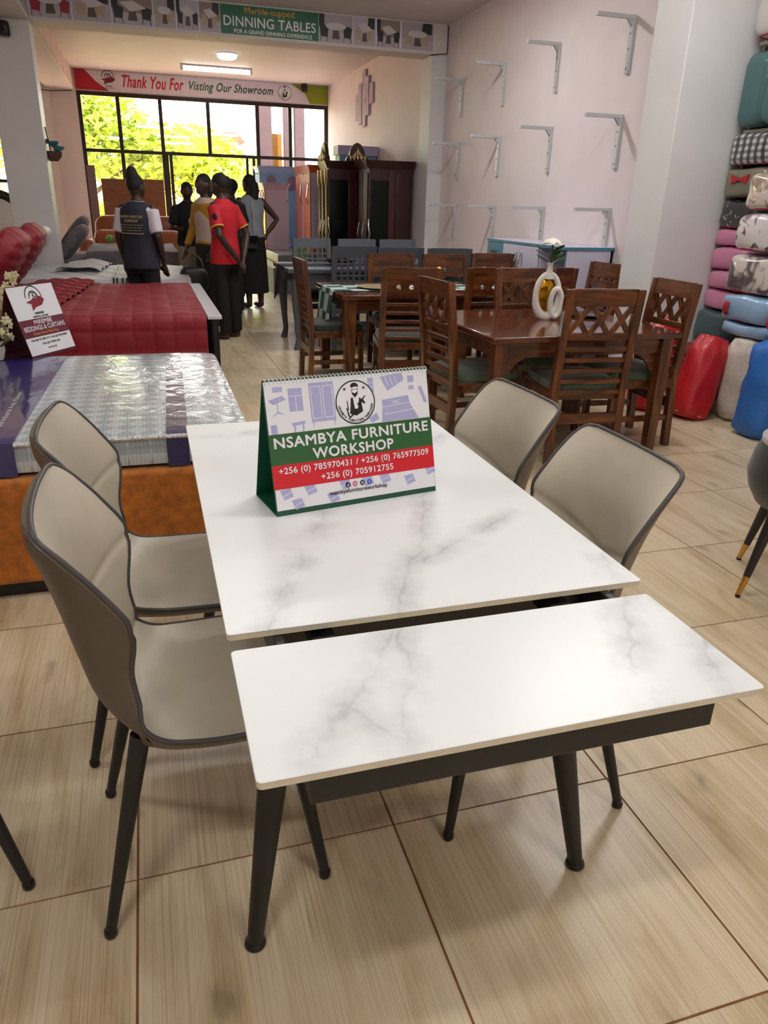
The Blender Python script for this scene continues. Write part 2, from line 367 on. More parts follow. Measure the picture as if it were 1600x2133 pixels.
# platform with tiled steps under the bright wardrobes
pf = struct('floor_platform', MB().box(1.95, 3.8, 12.58, YW, 0, .40), mat('riser_grey', (106, 108, 112), .4, noise=(8, .1)), bevel=.004)
pt = MB().box(-.298, .298, -.298, .298, 0, .012).mesh('tile'); pt.materials.append(mat('cream_tile', (214, 202, 190), .12, noise=(5, .06)))
for i in range(3):
    for j in range(7):
        t = bpy.data.objects.new('tile', pt); C.objects.link(t); t.parent = pf; t.location = (2.26 + .6 * i, 12.9 + .6 * j, .40)
st = struct('floor_step', MB().box(2.15, 3.8, 13.3, YW, .412, .56), mat('riser_grey', (106, 108, 112)), bevel=.02)
# ------------------------------------------------------------------ the big window
FR = mat('bronze_frame', (50, 36, 30), .4, .3)
GL = glass_mat('window_glass', (250, 250, 248), .05)
win = struct('window_1', MB().box(-.99, -.92, 16.7, 16.76, .06, 3.22).box(3.73, 3.8, 16.7, 16.76, .06, 3.22).box(-.92, 3.73, 16.7, 16.76, 3.15, 3.22).box(-.92, 3.73, 16.7, 16.76, .06, .13), FR)
MX = [-.27, .50, 1.40, 2.36, 3.02]
for x in MX: obj('mullion', MB().box(x - .035, x + .035, 16.7, 16.755, 2.25 if abs(x - 1.4) < .01 else .13, 3.15), FR, win)
obj('transom', MB().box(-.92, 3.73, 16.695, 16.76, 2.19, 2.25), FR, win)
obj('rail', MB().box(-.92, .465, 16.695, 16.76, .84, .90), FR, win)
obj('rail', MB().box(2.395, 3.73, 16.695, 16.76, .84, .90), FR, win)
E0 = [-.92] + MX + [3.73]
for k in range(6):
    a, b = E0[k] + .035 * (k > 0), E0[k + 1] - .035 * (k < 5)
    obj('pane', MB().box(a, b, 16.725, 16.731, 2.25, 3.15), GL, win)
    if k not in (2, 3):
        obj('pane', MB().box(a, b, 16.725, 16.731, .90, 2.19), GL, win); obj('pane', MB().box(a, b, 16.725, 16.731, .13, .84), GL, win)
dr = struct('door_1', MB().box(.535, .585, 16.7, 16.75, .13, 2.19).box(.60, .66, 16.72, 16.77, .13, 2.19).box(2.10, 2.15, 16.7, 16.75, .13, 2.19).box(2.235, 2.29, 16.72, 16.77, .13, 2.19).box(.535, 2.325, 16.7, 16.77, .13, .17), FR)
dw = struct('window_2', MB().box(-3.6, -1.97, 16.7, 16.76, 1.6, 1.66).box(-3.6, -3.54, 16.7, 16.76, .5, 3.0).box(-2.03, -1.97, 16.7, 16.76, .5, 3.0).box(-3.6, -1.97, 16.7, 16.76, 2.94, 3.0).box(-3.6, -1.97, 16.7, 16.76, .5, .56), FR)
obj('pane', MB().box(-3.54, -2.03, 16.725, 16.731, 1.66, 2.94), GL, dw); obj('pane', MB().box(-3.54, -2.03, 16.725, 16.731, .56, 1.6), GL, dw)
# ------------------------------------------------------------------ lamps
def emis(name, rgb, st):
    return mat(name, rgb, .5, emit=st)
def batten(x, y, L, energy, label, along_y=False, fx=True):
    t = thing('ceiling_batten_light', label, 'ceiling light', (x, y, ZC), PI / 2 if along_y else 0)
    obj('housing', MB().box(-L / 2, L / 2, -.05, .05, -.03, 0), mat('lamp_housing', (235, 235, 235), .4), t, bevel=.004)
    obj('diffuser', MB().tube([(-L / 2 + .03, 0, -.05), (L / 2 - .03, 0, -.05)], .025, 10), emis('lamp_tube', (255, 253, 250), 28), t)
    for s in (-1, 1): obj('end_cap', MB().box(s * (L / 2 - .02) - .015, s * (L / 2 - .02) + .015, -.035, .035, -.08, -.03), mat('lamp_housing', (235, 235, 235)), t)
    if energy:
        l = bpy.data.lights.new('batten_glow', 'AREA'); l.shape = 'RECTANGLE'; l.size = L; l.size_y = .12; l.energy = energy; l.color = (1, .99, .975)
        o = bpy.data.objects.new('batten_glow', l); C.objects.link(o); o.parent = t; o.location = (0, 0, -.09)
LAMPS = [(-.9, -.3, 40, 'above the front edge of the showroom behind the photographer'), (1.7, -1.6, 36, 'second from the back wall over the bare floor'), (1.3, 1.9, 17, 'over the marble table'), (-2.6, 2.6, 24, 'over the orange bed'),
         (2.9, 4.0, 33, 'beside the bedding shelves'), (.6, 5.6, 18, 'over the red bed'), (2.2, 7.4, 38, 'over the wooden dining tables')]
for x, y, e, s in LAMPS: batten(x, y, 1.2, e, 'white batten tube light ' + s)
t = thing('ceiling_tube_light', 'lit white tube light on the ceiling before the big window', 'ceiling light', (1.47, 15.25, ZC))
obj('housing', MB().box(-.62, .62, -.05, .05, -.03, 0), mat('lamp_housing', (235, 235, 235)), t, bevel=.004)
obj('diffuser', MB().tube([(-.57, 0, -.055), (.57, 0, -.055)], .04, 10), emis('tube_glow', (255, 250, 245), 7), t)
for s in (-1, 1): obj('end_cap', MB().box(s * .6 - .02, s * .6 + .02, -.04, .04, -.1, -.03), mat('lamp_housing', (235, 235, 235)), t)
t = thing('round_ceiling_light', 'small round white ceiling light beyond the long banner', 'ceiling light', (1.52, 13.94, ZC))
obj('base', MB().lathe([(.17, -.012), (.18, 0)]), mat('lamp_housing', (235, 235, 235)), t)
obj('diffuser', MB().lathe([(.02, -.085), (.12, -.075), (.155, -.05), (.16, -.012)]), emis('round_glow', (255, 252, 245), 3.5), t)
# ------------------------------------------------------------------ brackets on the right wall
BR = mat('bracket_grey', (198, 202, 204), .35, .25)
def bracket(loc, label):
    t = thing('shelf_bracket', label, 'bracket', loc, 0, 'empty metal shelf brackets on the right wall')
    obj('arm', MB().box(-.36, 0, -.02, .02, -.03, 0), BR, t, bevel=.003)
    obj('upright', MB().box(-.028, 0, -.022, .022, -.42, 0), BR, t, bevel=.003)
    obj('gusset', MB().prism([(-.075, -.03), (-.028, -.03), (-.028, -.085)], (0, -.012, 0), (1, 0, 0), (0, 0, 1), (0, 1, 0), .024), BR, t)
    for z in (-.13, -.24, -.38): obj('screw', MB().cyl((-.030, 0, z), (-.027, 0, z), .007, n=8), INK, t)
RN = ['top', 'middle', 'bottom']; CN = ['nearest the pillar', 'second from the pillar', 'third from the pillar', 'farthest from the pillar beside the banner']
for r in range(3):
    for c in range(4):
        bracket((4.0, (6.25, 7.47, 8.69, 9.93)[c], (2.884, 2.163, 1.425)[r]), 'grey metal shelf bracket in the %s row, %s' % (RN[r], CN[c]))
# ------------------------------------------------------------------ small fixtures
def cctv(loc, rz, label):
    t = thing('security_camera', label, 'camera', loc, rz)
    obj('mount', MB().cyl((0, 0, 0), (0, -.05, 0), .025), BLACKM, t)
    obj('body', MB().rings([(0, -.09, -.075, .05, .05), (0, -.09, -.06, .06, .06), (0, -.09, .05, .058, .058), (0, -.09, .07, .045, .045)]), BLACKM, t)
    obj('lens', MB().cyl((0, -.15, -.03), (0, -.135, -.02), .02), BLACKG, t)
cctv((-1.29, 10.53, 3.10), 0, 'black security camera on the left white pillar')
cctv((3.30, 16.66, 3.50), 0, 'black security camera over the green end of the thank-you banner')
tag(obj('cable', MB().tube([(3.985, 10.5, 3.55), (3.99, 10.51, 3.24), (3.80, 10.515, 3.215), (3.76, 10.52, 3.21)], .007, 6), INK), 'thin dark cable running down beside the end of the long banner', 'cable')
tag(obj('cable', MB().tube([(-1.9, 16.55, 3.2), (-1.4, 16.5, 3.16), (-1.05, 16.52, 3.19)], .008, 6), INK), 'thin dark cable sagging across the corner beside the big window', 'cable')
# split wall art: five panels
t = thing('split_wall_art', 'stepped five-panel pink and lilac wall art on the far right wall', 'wall art', (3.8, 13.8, 3.06))
ART = ramp_mat('art_print', .5, [(.3, (150, 110, 130)), (.45, (206, 172, 182)), (.55, (176, 170, 200)), (.7, (226, 206, 208))], 5, (1, 1, .5), detail=3, distort=1.5)
for k, (a, b) in enumerate(((-.30, .10), (-.38, .24), (-.43, .42), (-.28, .30), (-.12, .18))):
    y = .44 - .22 * k; obj('panel', MB().box(-.035 - .01 * (k % 2), -.002, y - .105, y + .105, a, b), ART, t, bevel=.003)
# ------------------------------------------------------------------ banners
def photo(par, o, ux, uy, x0, x1, y0, y1, k):
    """one printed photograph of a dining set: room tone, floor tone, table and chairs as flat ink shapes"""
    W = x1 - x0; H = y1 - y0; n = [0]; root = [par]
    def add(name, key, *polys):
        n[0] += 1; mb = MB()
        for pts in polys: mb.poly([(x0 + W * a, y0 + H * b) for a, b in pts], Vector(o) + Vector((0, -.0004 * n[0], 0)), ux, uy)
        return obj(name, mb, mat(key, PH[key], .5), root[0])
    wall = ['ph_grey', 'ph_lilac', 'ph_brown'][k % 3]
    root[0] = add('printed_photo', wall, [(0, 0), (1, 0), (1, 1), (0, 1)])
    add('photo_floor', 'ph_floor', [(0, 0), (1, 0), (1, .38), (0, .42)])
    add('photo_curtain', 'ph_dark', [(.62, .6), (.95, .6), (.95, 1), (.66, 1)] if k % 2 else [(.0, .55), (.16, .5), (.16, 1), (0, 1)])
    ch = ['ph_dark', 'ph_chair', 'ph_red'][(k * 7) % 2 if k else 2]
    for a in (.12, .62) if k % 2 else (.05, .74):
        add('photo_chair', ch, [(a, .22), (a + .02, .22), (a, .04), (a - .02, .04)], [(a, .22), (a + .2, .18), (a + .24, .55), (a + .12, .62), (a - .02, .56)], [(a + .18, .184), (a + .2, .18), (a + .21, .03), (a + .19, .03)])
    add('photo_table', 'ph_base', [(.42, .46), (.58, .46), (.62, .14), (.38, .14)])
    if k % 3 == 0: add('photo_table', 'ph_top', [(.5 + .3 * math.cos(q * PI / 8), .58 + .13 * math.sin(q * PI / 8)) for q in range(16)])
    else: add('photo_table', 'ph_top', [(.2, .72), (.52, .80), (.86, .58), (.46, .44)])
PH = dict(ph_grey=(178, 172, 178), ph_lilac=(190, 186, 204), ph_brown=(150, 136, 126), ph_floor=(190, 184, 190), ph_dark=(52, 50, 58), ph_chair=(186, 166, 140), ph_red=(158, 42, 62), ph_leg=(60, 52, 50), ph_top=(214, 210, 212), ph_base=(96, 84, 74))
t = thing('dining_tables_banner', 'long banner with dining-set photographs and a green title panel on the cross beam', 'banner', (0, 10.524, 0))
obj('backing', MB().box(-1.02, 3.80, -.006, 0, 3.245, 3.555), WHITE, t)
O = (0, -.007, 0); UX, UZ = (1, 0, 0), (0, 0, 1)
segs = [(-1.01, -.57), (-.56, -.145), (-.135, .315), (.325, .575), (.585, .835), (.845, 1.085), (2.285, 2.715), (2.725, 3.015), (3.03, 3.34), (3.36, 3.79)]
for k, (a, b) in enumerate(segs): photo(t, O, UX, UZ, a, b, 3.25, 3.55, k)
obj('title_panel', MB().box(1.09, 2.28, -.010, -.006, 3.25, 3.55), mat('banner_green', (22, 104, 66), .4), t)
mb = MB(); text_on(mb, 'Marble-topped', (0, -.0115, 0), UX, UZ, 1.68, 3.495, wd=.60, ht=.085); obj('lettering', mb, mat('print_gold', (232, 168, 60), .5), t)
mb = MB(); text_on(mb, 'DINNING TABLES', (0, -.0115, 0), UX, UZ, 1.685, 3.385, wd=1.12, ht=.105, bold=.012); text_on(mb, 'FOR A GRAND DINNING EXPERIENCE', (0, -.0115, 0), UX, UZ, 1.72, 3.285, wd=.95, ht=.042, bold=.02); obj('lettering', mb, WHITE, t)
# thank-you banner
t = thing('thank_you_banner', 'white thank-you banner with red and green script over the big window', 'banner', (0, 16.69, 0))
obj('backing', MB().box(-.985, 3.80, -.02, 0, 3.235, 3.565), mat('banner_pink_white', (236, 226, 234), .5, noise=(30, .03), stretch=(1, 1, .02)), t)
O = (0, -.0215, 0)
obj('corner_print', MB().poly([(-.985, 3.235), (-.40, 3.235), (-.62, 3.38), (-.80, 3.565), (-.985, 3.565)], O, UX, UZ), mat('banner_red', (190, 22, 48), .5), t)
obj('corner_print', MB().poly([(3.80, 3.235), (3.42, 3.235), (3.32, 3.42), (3.05, 3.56), (3.80, 3.56)], O, UX, UZ), mat('banner_lime', (146, 158, 34), .5), t)
mb = MB(); text_on(mb, 'Thank You For', O, UX, UZ, .41, 3.415, wd=1.12, ht=.21, bold=.028, shear=.35); obj('lettering', mb, mat('script_red', (206, 44, 74), .5), t)
mb = MB(); text_on(mb, 'Visting Our Showroom', O, UX, UZ, 1.88, 3.395, wd=1.62, ht=.20, bold=.028, shear=.35); obj('lettering', mb, mat('script_green', (56, 110, 88), .5), t)
def bed_logo(o, ux, uy, cx, cy, s, par):
    """arch with a scroll over a reclining hand-and-bed shape"""
    mb = MB(); pts = [(cx + s * .5 * math.cos(a * PI / 16), cy + s * .15 + s * .5 * math.sin(a * PI / 16)) for a in range(17)]
    o2, ux2, uy2 = Vector(o), Vector(ux), Vector(uy)
    def band(pp, wd):
        vs = []; n = len(pp)
        for i, (a, b) in enumerate(pp):
            q = Vector(pp[min(i + 1, n - 1)]) - Vector(pp[max(i - 1, 0)]); q.normalize(); nn = Vector((-q.y, q.x)) * wd / 2
            for sg in (1, -1): vs.append(o2 + ux2 * (a + nn.x * sg) + uy2 * (b + nn.y * sg))
        mb.add(vs, [(2 * i, 2 * i + 1, 2 * i + 3, 2 * i + 2) for i in range(n - 1)])
    band(pts, s * .05); band([(cx + s * .28 * math.cos(a * PI / 10), cy + s * .12 + s * .30 * math.sin(a * PI / 10)) for a in range(11)], s * .05)
    band([(cx - s * .1 + s * .1 * math.cos(a * PI / 8), cy + s * .3 + s * .1 * math.sin(a * PI / 8)) for a in range(-3, 10)], s * .05)
    band([(cx + s * .1 + s * .09 * math.cos(a * PI / 8), cy + s * .26 + s * .1 * math.sin(a * PI / 8)) for a in range(-8, 7)], s * .05)
    text_on(mb, 'MIREMBE', o, ux, uy, cx, cy - s * .52, wd=s * .55, ht=s * .1, bold=.03); text_on(mb, 'BEDDINGS & CURTAINS', o, ux, uy, cx, cy - s * .66, wd=s * .95, ht=s * .07, bold=.02)
    obj('logo_line', mb, INK, par)
    obj('logo_shape', MB().poly([(cx - s * .6, cy - s * .02), (cx - s * .2, cy + s * .06), (cx - s * .05, cy + s * .16), (cx + s * .1, cy + s * .1), (cx + s * .25, cy + s * .2), (cx + s * .45, cy + s * .16), (cx + s * .6, cy + s * .02), (cx + s * .35, cy - s * .2), (cx - s * .1, cy - s * .28), (cx - s * .35, cy - s * .42), (cx - s * .3, cy - s * .12)], o, ux, uy), mat('logo_maroon', (140, 30, 52), .5), par)
bed_logo((0, -.0225, 0), UX, UZ, -.40, 3.425, .22, t)
def man_logo(o, ux, uy, cx, cy, R, par, text=True):
    """round workshop emblem: ring, two stars, a worker in cap and overalls holding a drill"""
    un = Vector(ux).cross(Vector(uy)) * .0002
    mb = MB(); disc(mb, o, ux, uy, cx, cy, R, n=40); obj('emblem_ground', mb, WHITE, par)
    o1 = Vector(o) + un; mb = MB(); disc(mb, o1, ux, uy, cx, cy, R, n=40, r_in=.94)
    for sx in (-.5, .46):
        mb.poly([(cx + sx * R + R * (.10 if k % 2 == 0 else .04) * math.cos(PI / 2 + k * PI / 5), cy + .62 * R + R * (.10 if k % 2 == 0 else .04) * math.sin(PI / 2 + k * PI / 5)) for k in range(10)], o1, ux, uy)
    if text: arc_text(mb, 'NSAMBYA FURNITURE WORKSHOP', o1, ux, uy, cx, cy, R * .84, 188, 352, R * .11, .03)
    obj('emblem_ring', mb, mat('emblem_green', (24, 52, 40), .4), par)
    P = lambda pts: [(cx + R * a, cy + R * b) for a, b in pts]
    mb = MB(); mb.poly(P([(-.18, .66), (-.2, .78), (-.08, .88), (.1, .87), (.2, .76), (.18, .66), (.06, .71)]), o1, ux, uy)       # cap
    mb.poly(P([(-.14, .36), (.0, .2), (.14, .36), (.12, .46), (.05, .42), (0, .40), (-.05, .42), (-.12, .46)]), o1, ux, uy)          # beard
    for s in (-1, 1): mb.poly(P([(s * .07 - .04, .60), (s * .07 + .04, .60), (s * .07 + .03, .56), (s * .07 - .03, .56)]), o1, ux, uy)
    mb.poly(P([(-.17, .62), (-.14, .62), (-.12, .34), (-.15, .4)]), o1, ux, uy); mb.poly(P([(.17, .62), (.14, .62), (.12, .34), (.15, .4)]), o1, ux, uy)
    mb.poly(P([(-.22, .2), (-.12, .22), (-.06, -.3), (.1, -.3), (.2, .2), (.28, .16), (.34, -.45), (.0, -.62), (-.34, -.5), (-.3, -.36)]), o1, ux, uy)   # overalls
    mb.poly(P([(-.5, -.2), (-.44, -.24), (-.34, -.62), (-.42, -.64)]), o1, ux, uy)
    mb.poly(P([(-.44, .08), (-.4, .1), (-.36, -.34), (-.42, -.34)]), o1, ux, uy)
    mb.poly(P([(.06, -.1), (.34, .14), (.5, .28), (.52, .24), (.4, .1), (.5, -.08), (.42, -.12), (.32, -.02), (.14, -.18)]), o1, ux, uy)   # drill
    mb.poly(P([(-.4, -.66), (.1, -.34), (.13, -.38), (-.34, -.72)]), o1, ux, uy)
    obj('emblem_figure', mb, INK, par)
man_logo((0, -.0225, 0), UX, UZ, 2.92, 3.40, .135, t)
# side banner on the left beam
t = thing('side_banner', 'pinkish streaked banner along the left ceiling beam before the window', 'banner', (-1.03, 0, 0))
obj('second_backing', MB().box(.001, .008, 2.0, 10.4, 3.25, 3.55), mat('ph_lilac', (190, 186, 204), .5), t)
obj('backing', MB().box(.001, .008, 11.15, 16.6, 3.25, 3.55), ramp_mat('streaked_print', .5, [(.3, (170, 120, 110)), (.5, (220, 190, 182)), (.7, (236, 214, 206))], 9, (1, 1, .1), detail=4), t)
# ------------------------------------------------------------------ extendable marble table
def slab(x0, x1, y0, y1, z0, z1, r=.008):
    pts = []
    for cx, cy, a0 in ((x1 - r, y1 - r, 0), (x0 + r, y1 - r, 90), (x0 + r, y0 + r, 180), (x1 - r, y0 + r, 270)):
        for k in range(5): a = math.radians(a0 + 22.5 * k); pts.append((cx + r * math.cos(a), cy + r * math.sin(a)))
    return MB().prism(pts, (0, 0, z0), (1, 0, 0), (0, 1, 0), (0, 0, 1), z1 - z0)
EDGE = mat('sintered_edge', (214, 206, 184), .5, noise=(40, .05))
t = thing('extendable_dining_table', 'white marble-topped extendable dining table with black splayed legs', 'table', (.463, 1.7, 0))
def L(o, *k): return o
tx, ty = -.463, -1.7
def loc_mb(mb): mb.v = [(a + tx, b + ty, c) for a, b, c in mb.v]; return mb
o = obj('table_top', loc_mb(slab(.07, .862, 1.068, 2.34, .7475, .75, .008)), MARBLE, t, bevel=.001)
obj('top_edge', loc_mb(slab(.0705, .8615, 1.0685, 2.3395, .738, .7475, .008)), EDGE, o)
o = obj('extension_leaf', loc_mb(slab(.071, .839, .719, 1.02, .7475, .75, .008)), MARBLE, t, bevel=.001)
obj('leaf_edge', loc_mb(slab(.0715, .8385, .7195, 1.0195, .738, .7475, .008)), EDGE, o)
obj('leaf_apron', loc_mb(MB().box(.145, .79, .757, .775, .66, .7375).box(.145, .163, .775, 1.3, .66, .7375).box(.772, .79, .775, 1.3, .66, .7375)), BLACKM, t, bevel=.003)
obj('frame', loc_mb(MB().box(.17, .20, 1.12, 2.28, .67, .735).box(.735, .765, 1.12, 2.28, .67, .735).box(.2, .735, 1.12, 1.15, .67, .735).box(.2, .735, 2.25, 2.28, .67, .735).box(.2, .735, 1.5, 1.9, .70, .735)), BLACKM, t)
obj('slide_rail', loc_mb(MB().box(.21, .25, .8, 1.9, .70, .73)), BLACKG, t); obj('slide_rail', loc_mb(MB().box(.66, .70, .8, 1.9, .70, .73)), BLACKG, t)
for sx, fx, topx in ((0, .088, .19), (1, .828, .72)):
    for fy, topy in ((1.082, 1.17), (2.32, 2.23)):
        a, b = V(fx + tx, fy + ty, .012), V(topx + tx, topy + ty, .69)
        lg = obj('leg', MB().tube([a, a.lerp(b, .5), b], [.0165, .028, .036], 20), BLACKM, t)
        f = V(fx + tx, fy + ty, 0); obj('foot_glide', MB().lathe([(.02, 0), (.0225, .005), (.021, .012), (.014, .018)], 20, f), BLACKG, lg)
# ------------------------------------------------------------------ taupe dining chairs
BEIGE = mat('beige_leatherette', (196, 188, 170), .38, noise=(14, .04), bump=(220, .05), coat=.08, coat_rough=.3)
TAUPE = mat('taupe_leatherette', (98, 88, 78), .42, noise=(14, .06), bump=(220, .06))
PIPE = mat('grey_piping', (72, 70, 70), .4)
def cr(keys, s):
    """Catmull-Rom through (s, value) keys"""
    n = len(keys)
    for i in range(n - 1):
        if s <= keys[i + 1][0] or i == n - 2: break
    (s1, p1), (s2, p2) = keys[i], keys[i + 1]; h = s2 - s1; u = min(1, max(0, (s - s1) / h))
    s0, p0 = keys[i - 1] if i else (s1 - h, p1); s3, p3 = keys[i + 2] if i + 2 < n else (s2 + h, p2)
    m1 = (p2 - p0) / (s2 - s0) * h; m2 = (p3 - p1) / (s3 - s1) * h
    return (2 * u**3 - 3 * u**2 + 1) * p1 + (u**3 - 2 * u**2 + u) * m1 + (-2 * u**3 + 3 * u**2) * p2 + (u**3 - u**2) * m2
KX = [(0, .262), (.04, .258), (.2, .12), (.35, -.03), (.45, -.125), (.52, -.175), (.6, -.198), (.75, -.222), (.9, -.25), (1, -.268)]
KZ = [(0, .440), (.04, .458), (.2, .466), (.35, .460), (.45, .462), (.52, .505), (.6, .585), (.75, .705), (.9, .835), (1, .900)]
KW = [(0, .188), (.04, .205), (.12, .222), (.3, .226), (.43, .212), (.52, .190), (.6, .180), (.68, .200), (.75, .220), (.82, .220), (.92, .213), (.96, .204), (.985, .188), (1, .160)]
KE = [(0, -.01), (.2, -.004), (.38, .01), (.45, .035), (.52, .062), (.6, .072), (.70, .098), (.76, .105), (.84, .078), (.92, .045), (1, .014)]
def cpos(s, t, off=0, crease=True):
    d = .004; n = V(-(cr(KZ, min(1, s + d)) - cr(KZ, max(0, s - d))), 0, cr(KX, min(1, s + d)) - cr(KX, max(0, s - d)))
    n = (-n).normalized()           # towards the sitter
    if n.z < -.2: n = -n
    e = cr(KE, s); w = cr(KW, s)
    p = V(cr(KX, s), w * t, cr(KZ, s)) + n * (e * abs(t) ** 2.2)
    if s > .55 and crease:
        sc = .655 + .085 * abs(t) ** 1.1
        p -= n * .011 * math.exp(-((s - sc) / .011) ** 2) * (1 - .5 * abs(t))
        p += n * .012 * (1 - t * t) * math.exp(-((s - .84) / .12) ** 2)
    if s < .43: p += n * .012 * (1 - t * t) * math.exp(-((s - .2) / .14) ** 2)
    if crease: p -= n * .012 * math.exp(-((s - .475) / .014) ** 2) * (1 - abs(t) ** 4 * .6)
    return p + n * off
def chair_meshes():
    NT = 26
    def patch(a, b, ns): return MB().grid(lambda u, v: cpos(a + (b - a) * v, -1 + 2 * u), NT, ns)
    seat = patch(0, .475, 44).mesh('seat', 60); back = patch(.475, 1, 72).mesh('backrest', 60)
    mb = MB(); th = lambda s, t: (.055 if s < .45 else .03) * (1 - .8 * abs(t) ** 5) * min(1, .35 + 5 * s, .35 + 8 * (1 - s)) + .006
    mb.grid(lambda u, v: cpos(v, (-1 + 2 * u) * 1.005, -th(v, -1 + 2 * u), False), NT, 90)
    # rim closing the shell to the upholstery
    bd = [(i / 60, -1) for i in range(61)] + [(1, -1 + 2 * i / 14) for i in range(1, 15)] + [(1 - i / 60, 1) for i in range(1, 61)] + [(0, 1 - 2 * i / 14) for i in range(1, 14)]
    vs = []; 
    for s, q in bd: vs += [cpos(s, q), cpos(s, q * 1.005, -th(s, q), False)]
    n = len(bd); mb.add(vs, [(2 * i, 2 * ((i + 1) % n), 2 * ((i + 1) % n) + 1, 2 * i + 1) for i in range(n)])
    shell = mb.mesh('outer_shell', 60)
    pipe = MB().tube([cpos(s, q, -.002) for s, q in bd], .0048, 8, closed=True).mesh('piping', 60)
    return seat, back, shell, pipe
CH = chair_meshes()
def taupe_chair(label):
    t = thing('upholstered_dining_chair', label, 'chair', group='beige upholstered chairs at the marble table')
    for n, me, m in zip(('seat', 'backrest', 'outer_shell', 'piping'), CH, (BEIGE, BEIGE, TAUPE, PIPE)): obj(n, me, m, t)
    for sy in (-1, 1):
        for top, bot in (((.16, .14, .43), (.225, .195, .012)), ((-.13, .14, .44), (-.232, .205, .012))):
            a, b = V(bot[0], bot[1] * sy, bot[2]), V(top[0], top[1] * sy, top[2])
            lg = obj('leg', MB().tube([a, b], [.011, .020], 16), BLACKM, t)
            obj('foot_glide', MB().lathe([(.011, 0), (.0135, .004), (.0135, .016), (.011, .02)], 14, (a.x, a.y, 0)), BLACKG, lg)
    return t
c1 = taupe_chair('beige upholstered chair in full view left of the marble table, closest to us'); c1.location = (.03, 1.395, 0); c1.rotation_euler = (0, 0, math.radians(2))
dup(c1, (-.015, 1.915, 0), math.radians(-2), 'beige upholstered chair beside the orange bed, behind the nearest beige chair')
dup(c1, (.80, 1.425, 0), PI - math.radians(1), 'beige upholstered chair right of the marble table, nearest the extension leaf')
dup(c1, (.80, 1.955, 0), PI + math.radians(2), 'beige upholstered chair right of the marble table, nearest the wooden chairs')
c5 = dup(c1, (-.665, 1.451, 0), math.radians(120), 'beige upholstered chair past the left picture edge, only its splayed leg in view')
# black shell chair at the right edge
t = thing('shell_chair', 'black shell chair with gold-tipped leg, cut off by the right picture edge', 'chair', (2.40, 2.08, 0))
LG = mat('pale_grey_velvet', (176, 172, 176), .8, sheen=.4, noise=(30, .05))
obj('seat_shell', MB().rings([(0, 0, .33, .14, .14), (0, 0, .36, .20, .20), (0, 0, .42, .235, .235), (0, 0, .48, .25, .25), (.0, 0, .56, .235, .235), (.0, 0, .60, .22, .22)], 32), mat('black_velvet', (20, 20, 22), .6, sheen=.3), t)
obj('seat', MB().rings([(0, 0, .59, .218, .218), (0, 0, .62, .22, .22), (0, 0, .65, .19, .19), (0, 0, .655, .12, .12)], 32), LG, t)
bk = obj('backrest', MB().grid(lambda u, v: V(*( (.275 + .05 * v + .03 * math.sin(PI * v)) * math.cos((u - .5) * 2.2 + .2), (.275 + .05 * v + .03 * math.sin(PI * v)) * math.sin((u - .5) * 2.2 + .2), .52 + .34 * v * (1 - .5 * abs(2 * u - 1) ** 3))), 24, 8), LG, t); q_ = bk.modifiers.new('thick', 'SOLIDIFY'); q_.thickness = .05; q_.offset = 1
GOLD = mat('brass_tip', (206, 164, 84), .25, 1)
for k in range(4):
    a = math.radians(183.5) + k * PI / 2
    top = V(.17 * math.cos(a), .17 * math.sin(a), .37); bot = V(.2675 * math.cos(a), .2675 * math.sin(a), 0); mid = bot.lerp(top, .24)
    lg = obj('leg', MB().tube([mid, top], [.014, .024], 14), BLACKM, t); obj('gold_tip', MB().tube([bot + V(0, 0, .01), mid], [.010, .0142], 14), GOLD, lg)
    obj('foot_glide', MB().lathe([(.010, 0), (.011, .004), (.010, .014)], 12, bot), BLACKG, lg)
# ------------------------------------------------------------------ the two desk calendars
def calendar(label, loc, rz, Wd, Ht, Dp, card, fn, rings=True):
    t = thing('desk_calendar_sign', label, 'sign', loc, rz)
    # local: front panel bottom edge at y=0, ridge at y=Dp/2, back foot at y=Dp
    ux = V(1, 0, 0); uy = V(0, Dp / 2, Ht).normalized(); un = ux.cross(uy); Ls = math.hypot(Dp / 2, Ht)
    uyb = V(0, -Dp / 2, Ht).normalized()
    def sheet(o, uy_, t0, t1, x0=-Wd / 2, x1=Wd / 2, a=0, b=Ls, off=un): return MB().prism([(x0, a), (x1, a), (x1, b), (x0, b)], Vector(o) + off * t0, ux, uy_, off, t1 - t0)
    obj('front_board', sheet((0, 0, .002), uy, -.003, 0), card, t); obj('back_board', sheet((0, Dp, .002), uyb, -.003, 0, off=ux.cross(uyb) * -1), card, t)
    obj('base_board', MB().box(-Wd / 2, Wd / 2, 0, Dp, 0, .0025), card, t)
    pg = obj('page', sheet((0, 0, .002), uy, .0002, .0022, -Wd / 2 + .002, Wd / 2 - .002, Ls * .035, Ls * .988), PAPER, t)
    if rings:
        n = int(Wd / .0092); mb = None
        r0 = MB().tube([(0, .0068 * math.cos(a * PI / 8), .0068 * math.sin(a * PI / 8)) for a in range(16)], .0011, 5, closed=True).mesh('wire_ring')
        r0.materials.append(mat('white_wire', (226, 228, 226), .35))
        for k in range(n):
            o = bpy.data.objects.new('wire_ring', r0); C.objects.link(o); o.parent = t; o.location = (-Wd / 2 + (k + .5) * Wd / n, Dp / 2, Ht - .002); o.rotation_euler = (0, 0, .25)
    fn(t, V(0, 0, .002) + un * .0026, ux, uy, Wd, Ls, un)
    return t
